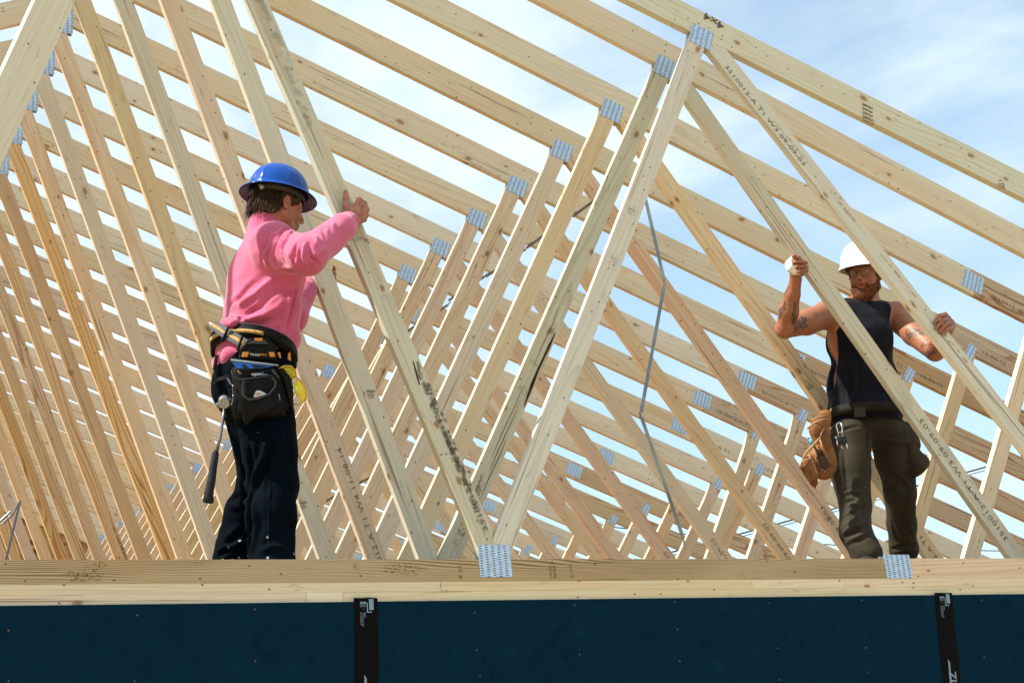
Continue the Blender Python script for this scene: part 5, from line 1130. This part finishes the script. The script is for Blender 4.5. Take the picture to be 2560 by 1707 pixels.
stamp(right(0, 'w3'), W3, on_w3(2.46), on_w3(1.98), .021, perp=.0, bold=-.0004)
for k in (1, 2, 3, 4, 5, 6, 7): stamp(right(k, 'w3'), W3, on_w3(.86 if k == 1 else .62), on_w3(.26 if k == 1 else .02+.10), .024, INK if k < 4 else INK_PALE, flip=True, bold=-.0004)
def on_w1(t): return (1.237-.346*(t-.089), t)
W1 = '3510012-A T1 W4 11-08-14'
stamp(right(0, 'w1'), W1, on_w1(.80), on_w1(.20), .020, flip=True, perp=-.012, bold=-.0004, y=-.0032)
stamp(right(2, 'w1'), W1, on_w1(.76), on_w1(.13), .021, flip=True, bold=-.0004, perp=-.004)
zc = lambda x, d: (x, 3.725-SL*x-.076-d)
for k in range(1, 9):
    if k != 3: stamp(right(k, 'chord2'), '3510012-A T1', zc(4.86 if k < 8 else 5.01, .03), zc(5.12 if k < 8 else 5.30, .03), .022, INK_PALE, bold=-.0003)
    stamp(right(k, 'chord2'), '13-04-12', zc(5.26, .03) if k < 8 else zc(5.60, .03), zc(5.42, .03) if k < 8 else zc(5.76, .03), .022, INK_PALE, bold=-.0003)
c0 = right(0, 'chord')
for i in range(5): stamp(c0, 'PRIME', (3.412-.004*i+.0, 2.345-.0225*i), (3.467-.004*i, 2.327-.0225*i), .0135, INK if i % 3 == 0 else INK_PALE, flip=True, bold=.0002)
stamp(c0, '4x4', (2.585, 2.722), (2.685, 2.668), .040, INK, flip=True, bold=.0006, size=.04)
for par, p, an, m in ((right(1, 'w1'), (.965, .885), 0, INK), (right(3, 'w1'), (1.02, .60), .1, INK_PALE), (right(2, 'w3'), (3.60, 1.15), -.9, INK_PALE), (right(2, 'w3', 0), (4.10, .50), -.9, INK_PALE), (right(3, 'w3'), (4.05, .56), -.9, INK_PALE), (c0, (4.17, 1.975), -1.5, INK), (right(5, 'w2', 0), (2.1, 1.7), 1.0, INK_PALE), (right(9, 'w1'), (.55, 2.1), .2, INK_PALE)):
    ca, sa = math.cos(an), math.sin(an)
    for j, (tx, dx, dz, w_, h_) in enumerate((('AFPA', .0, .010, .040, .013), ('KD-HT', -.002, -.006, .030, .008), ('2', -.030, -.002, .008, .016), ('S-DRY', .0, -.017, .026, .006))):
        x, z = p[0]+dx*ca-dz*sa, p[1]+dx*sa+dz*ca; stamp(par, tx, (x-w_/2*ca, z-w_/2*sa), (x+w_/2*ca, z+w_/2*sa), h_, m, flip=True, name='grade_stamp', bold=.0002, y=-.0024)
bc = PARTS[(0, 'bc')][1]
for x, tx, m in ((1.085, '0 21', INK_PALE), (1.475, 'S-P-F KD', INK_PALE), (1.492, 'TRUSS GRADE', INK_PALE), (1.565, '2-41', INK_PALE)):
    stamp(bc, tx, (x, .010), (x, .062), .011, m, name='grade_stamp', bold=.0003, y=-.0010)
# dark mould blotches, boot scuffs and the dirty edge of the front members: thin stains with a ragged outline
def stain(par, cx, cz, rx, rz, m, seed, y=-.0016, ang=0, n=26, name='stain'):
    r_ = random.Random(seed); pts = []
    for i in range(n):
        a = 2*PI*i/n; q = r_.uniform(.55, 1.1); x, z = math.cos(a)*rx*q, math.sin(a)*rz*q; pts.append((cx+x*math.cos(ang)-z*math.sin(ang), y, cz+x*math.sin(ang)+z*math.cos(ang)))
    me = mesh(name, pts+[(cx, y, cz)], [[i, (i+1) % n, n] for i in range(n)]); return link(name, me, m, par)
def stain_mat(name, col, dens, scale):
    m = mat(name, col, .9, spec=.05); nt = m.node_tree; b = nt.nodes['Principled BSDF']; t = N(nt, 'ShaderNodeTexCoord'); g = N(nt, 'ShaderNodeTexNoise', inp={'Scale': scale, 'Detail': 7, 'Roughness': .7}); L(nt, t.outputs['Object'], g.inputs['Vector'])
    L(nt, rng(nt, g.outputs['Fac'], .50-dens*.2, .72-dens*.1, 0, .80), b.inputs['Alpha']); return m
MOULD = stain_mat('mould_stain', (.10, .095, .075), .36, 34); SCUFF = stain_mat('scuff_stain', (.12, .08, .045), .16, 110); BARK = stain_mat('wane_stain', (.15, .075, .035), .8, 60); WANE = stain_mat('edge_stain', (.33, .25, .18), .4, 40); SAP = stain_mat('blue_stain', (.33, .335, .27), .2, 9)
w10 = right(0, 'w1')
for cx, cz, rx, rz, m in ((1.070, .62, .30, .024, MOULD), (1.138, .42, .18, .024, MOULD), (1.008, .80, .14, .020, MOULD), (1.092, .55, .12, .024, MOULD), (.500, 2.22, .33, .030, SAP), (.368, 2.60, .20, .030, SAP), (.767, 1.45, .06, .032, SCUFF), (1.186, .25, .09, .02, SCUFF)):
    stain(w10, cx, cz, rx, rz, m, int(cx*99), -.0019-.0001*(int(cx*50) % 4), math.radians(109))
stain(bc, -.36, .030, .085, .026, SCUFF, 3); stain(bc, -.33, .065, .05, .02, SCUFF, 5, -.0014); stain(bc, .85, .05, .10, .03, SCUFF, 6); stain(bc, .66, .06, .02, .03, SCUFF, 8, -.0012)
w20 = right(0, 'w2'); stain(w20, 1.937, 1.42, .030, .030, SCUFF, 11, -.0016, .5); stain(w20, 2.06, 1.66, .030, .030, SCUFF, 12, -.0016, .5)
w21 = right(1, 'w2'); stain(w21, 1.682, .93, .03, .03, SCUFF, 13, -.0016, .3); stain(w21, 1.418, .42, .16, .026, SCUFF, 14, -.0015, 1.11)
stain(right(10, 'w1'), 1.105, .75, .50, .014, BARK, 20, -.0016, math.radians(110.2)); stain(right(12, 'w1'), 1.085, .8, .5, .014, BARK, 21, -.0016, math.radians(110.2))
w30 = right(0, 'w3')
for t_ in (2.05, 1.75, 1.45, 1.1): x, z = 2.585+.733*(2.563-t_), t_; stain(w30, x+.022, z+.017, .16, .009, WANE, int(t_*100), -.0014, math.radians(-52.6))
def at_stain(k, par, pts, wd, m, seed=1):
    r_ = random.Random(seed); P2 = []
    for px, py in pts: q = at(px, py, YK[k]+(.1 if k == 0 else 0)); q = at(px, py, YK[k]+(.1048*q.z if k == 0 else 0)); P2.append(Vector((q.x, q.z)))
    up, dn = [], []
    for i, p in enumerate(P2):
        t = (P2[min(i+1, len(P2)-1)]-P2[max(i-1, 0)]).normalized(); n = Vector((-t.y, t.x)); e = math.sin(PI*(i+.5)/len(P2))*wd*r_.uniform(.7, 1.2)
        up.append(p+n*e); dn.append(p-n*e)
    loop = up+dn[::-1]; n = len(loop); c = sum(loop, Vector((0, 0)))/n
    F_ = [[i, i+1, n-2-i, n-1-i] for i in range(len(up)-1)]
    return link('stain', mesh('stain', [(p.x, -.0021, p.y) for p in loop], F_), m, par)
CRACK = mat('dark_split', (.05, .022, .012), .9, spec=.05)
def loc_stain(par, pts, wd, m, seed=1):
    r_ = random.Random(seed); P2 = [Vector((1.237+.518*(z-.07)+d, z)) for z, d in pts]; n = len(P2); up, dn = [], []
    for i, p in enumerate(P2):
        t = (P2[min(i+1, n-1)]-P2[max(i-1, 0)]).normalized(); q = Vector((-t.y, t.x))*math.sin(PI*(i+.5)/n)*wd*r_.uniform(.6, 1.2); up.append(p+q); dn.append(p-q)
    loop = up+dn[::-1]; return link('stain', mesh('stain', [(p.x, -.0021, p.y) for p in loop], [[i, i+1, 2*n-2-i, 2*n-1-i] for i in range(n-1)]), m, par)
loc_stain(w21, [(1.20, .040), (1.14, .038), (1.08, .036), (1.02, .034), (.96, .036), (.90, .040), (.85, .043)], .0075, CRACK, 2)
for z0, z1, d in ((.95, .62, -.005), (.88, .55, .012), (1.32, 1.05, .005), (.55, .34, -.015), (.70, .45, .025)): loc_stain(w21, [(z0, d), (z0*.7+z1*.3, d+.003), (z0*.3+z1*.7, d-.002), (z1, d)], .0014, CRACK, int(z0*50))
loc_stain(w21, [(1.07, -.02), (1.05, 0), (1.035, .025)], .018, SCUFF, 4); loc_stain(w21, [(.48, 0), (.40, -.004), (.30, .004), (.22, 0)], .022, WANE, 5)
at_stain(0, w10, [(1032, 900), (1040, 930), (1048, 960)], .0045, CRACK, 7); at_stain(0, w10, [(742, 245), (760, 268), (768, 300), (757, 330)], .016, WANE, 8)
at_stain(0, w10, [(908, 585), (915, 596), (922, 606)], .014, SCUFF, 9)
# tear-out fibres along the upper edge of the front bottom chord
SPL = wood('torn_fibre', (.66, .50, .32), (.40, .22, .10), .4, 60, 0)
rr = random.Random(11); V, Fc, U = [], [], []
for i in range(150):
    x = rr.uniform(1.35, 3.0) if rr.random() < .8 else rr.uniform(-.6, 1.1); l = rr.uniform(.01, .045); z = .089; y = rr.uniform(0, .03)
    a = rr.uniform(-.35, .35); b = len(V); V += [(x, y, z-.001), (x+l, y, z-.001), (x+l*.7, y-.001, z+abs(math.sin(a))*l*.35+.001), (x+.5*l, y+.003, z)]
    Fc += [[b, b+1, b+2], [b+1, b+3, b+2], [b+3, b, b+2]]; U += [(x, 0), (x+l, 0), (x+l, .01)]*3
link('torn_fibres', mesh('torn_fibres', V, Fc, U), SPL, bc)
# curled shaving lying on the chord
sh = []
ps = lambda x, y: at(x, y, .015)
V, Fc, U = join_geo([tube([ps(420, 1405), ps(441, 1396), ps(455, 1393), ps(462, 1391)], [.0012, .0022, .002, .0008], 5), tube([ps(455, 1389), ps(470, 1394), ps(490, 1400), ps(505, 1405)], [.001, .002, .0022, .001], 5), tube([ps(430, 1402), ps(448, 1401), ps(466, 1403), ps(476, 1405)], [.0008, .0018, .0018, .0008], 5), tube([ps(452, 1394), ps(458, 1390), ps(452, 1388)], [.001, .0015, .0008], 5)])
o = link('wood_shaving', mesh('wood_shaving', V, Fc, U), SPL); tag(o, 'pale splintered wood shaving lying on the front bottom chord', 'shaving')
# ------------------------------------------------------------------ folding metal spacers between trusses
def channel(p, q, w_=.019, face=(0, -1, 0)):
    p, q = Vector(p), Vector(q); d = (q-p).normalized(); f = Vector(face); f = (f-d*f.dot(d)).normalized(); s = d.cross(f)*w_; f = f*w_*.62
    prof = [-s*.5, -s*.08+f, s*.5+f*.25]; th = d.cross(prof[1]-prof[0]).normalized()*.0012
    V = []
    for e in (p, q):
        for a in prof: V.append(tuple(e+a))
        for a in prof[::-1]: V.append(tuple(e+a*.9+f*-.06))
    n = 6; Fc = [[i, (i+1) % n, n+(i+1) % n, n+i] for i in range(n)]+[list(range(n-1, -1, -1)), list(range(n, 2*n))]
    return V, Fc, [(0, 0)]*(4*n+2*n)
SPG = noisemat('spacer_steel', (.13, .165, .18), (.24, .29, .32), 5, .38, 2, 0, metal=.35)
hp = empty('folding_spacer', (0, 0, 0)); tag(hp, 'long folding steel spacer hanging loose in three links beside the front truss', 'truss spacer')
pts = [(1592, 412, .36), (1660, 708, .33), (1600, 1038, .30), (1709, 1353, .34)]
for i, ((x0, y0, Y0), (x1, y1, Y1)) in enumerate(zip(pts[:-1], pts[1:])):
    p, q = at(x0, y0, Y0), at(x1, y1, Y1); d = (q-p).normalized(); V, Fc, U = channel(p+d*.008, q-d*.012, .021, (.4, -1, 0)); link('link', mesh('link', V, Fc), SPG, hp)
for x, y, Y0 in pts[1:]:
    p = at(x, y, Y0); V, Fc, U = tube([p+Vector((-.004, 0, .014)), p+Vector((.004, 0, .002)), p+Vector((-.002, 0, -.010)), p+Vector((.006, 0, -.016))], [.003, .0045, .004, .0025], 6); link('hinge_tab', mesh('hinge_tab', V, Fc), SPG, hp)
first = None
def spacer(x, z, k, lab, dz=0, hook=(.03, .02)):
    e = empty('truss_spacer', (x, YK[k], z)); tag(e, lab, 'truss spacer', 'steel spacers bridging the trusses')
    p, q = Vector((0, .030, 0)), Vector((0, .6096+.012, dz)); V, Fc, U = channel(p, q, .020, (0, 0, -1)); link('link', mesh('link', V, Fc), SPG, e)
    for yy in (.034, .6096+.006):
        V, Fc, U = tube([(0, yy, 0), (hook[0]*.5, yy, hook[1]*.7), (hook[0], yy+.004, hook[1])], [.004, .003, .003], 5); link('hook', mesh('hook', V, Fc), SPG, e)
PO = ['nearest', 'second', 'third', 'fourth', 'fifth', 'sixth', 'seventh']
for i, k in enumerate((2, 3, 4, 5, 6, 7)): spacer(2.60, 2.22+.01*math.sin(k*3), k, '%s steel spacer of the upper row under the top chord joints' % PO[i], .01*math.cos(k*5), (.03, .018))
for i, k in enumerate((4, 5, 6)): spacer(1.775, .955, k, '%s steel spacer of the lower row along the inner webs' % PO[i], 0, (-.03, -.015))
bl = empty('brace_bar', (0, 0, 0)); tag(bl, 'dark steel bar leaning between the webs at the lower left', 'brace')
V, Fc, U = channel(at(49, 1253, 1.9), at(10, 1415, 1.75), .014, (1, -1, 0)); link('bar', mesh('bar', V, Fc), DARKST, bl)
for a, b in (((0, 1302), (26, 1278)), ((5, 1310), (31, 1286))): V, Fc, U = channel(at(*a, 1.95), at(*b, 1.95), .010, (0, -1, 0)); link('arm', mesh('arm', V, Fc), SPG, bl)
V, Fc, U = channel(at(31, 1286, 1.95), at(47, 1254, 1.9), .010, (0, -1, 0)); link('arm', mesh('arm', V, Fc), SPG, bl)
# ------------------------------------------------------------------ utility pole and lines far behind
YP = 42
pb = at(2224, 1369, YP); up = empty('utility_pole', (pb.x, YP, GZ)); tag(up, 'dark utility pole with transformer seen low between the trusses at right', 'utility pole')
PW = mat('pole_wood', (.05, .04, .035), .9)
V, Fc, U = tube([(0, 0, 0), (0, 0, pb.z-GZ+.25)], [.16, .12], 10); link('pole', mesh('pole', V, Fc), PW, up, True)
V, Fc, U = tube([(.30, -.05, pb.z-GZ-.75), (.30, -.05, pb.z-GZ-.12), (.30, -.05, pb.z-GZ-.05)], [.20, .20, .12], 14); link('transformer', mesh('transformer', V, Fc), mat('transformer_grey', (.10, .11, .12), .5), up, True)
V, Fc, U = tube([(-.9, 0, pb.z-GZ+.05), (.9, 0, pb.z-GZ+.05)], .05, 6); link('crossarm', mesh('crossarm', V, Fc), PW, up)
CBL = mat('cable_black', (.01, .01, .012), .6)
def cable(p, q, lab, r, sag=.2):
    p, q = Vector(p), Vector(q); e = p+(q-p)*3.2; s0 = p-(q-p)*1.2; n = 24; pts_ = []
    for i in range(n+1): t = i/n; c = s0+(e-s0)*t; c.z -= sag*4*t*(1-t)-sag*.9; pts_.append(c)
    V, Fc, U = tube(pts_, r, 6); o = link('power_line', mesh('power_line', V, Fc), CBL, None, True); tag(o, lab, 'cable')
cable(at(1739, 1366, 30), at(2540, 1144, 26), 'thicker black overhead line rising to the right behind the trusses', .018)
cable(at(1745, 1372, 30.5), at(2540, 1152, 26.5), 'thin black overhead line just below the thicker rising one', .009)
cable(at(1900, 1352, YP), at(2221, 1366, YP), 'thin slack overhead line meeting the far utility pole', .016, .3)
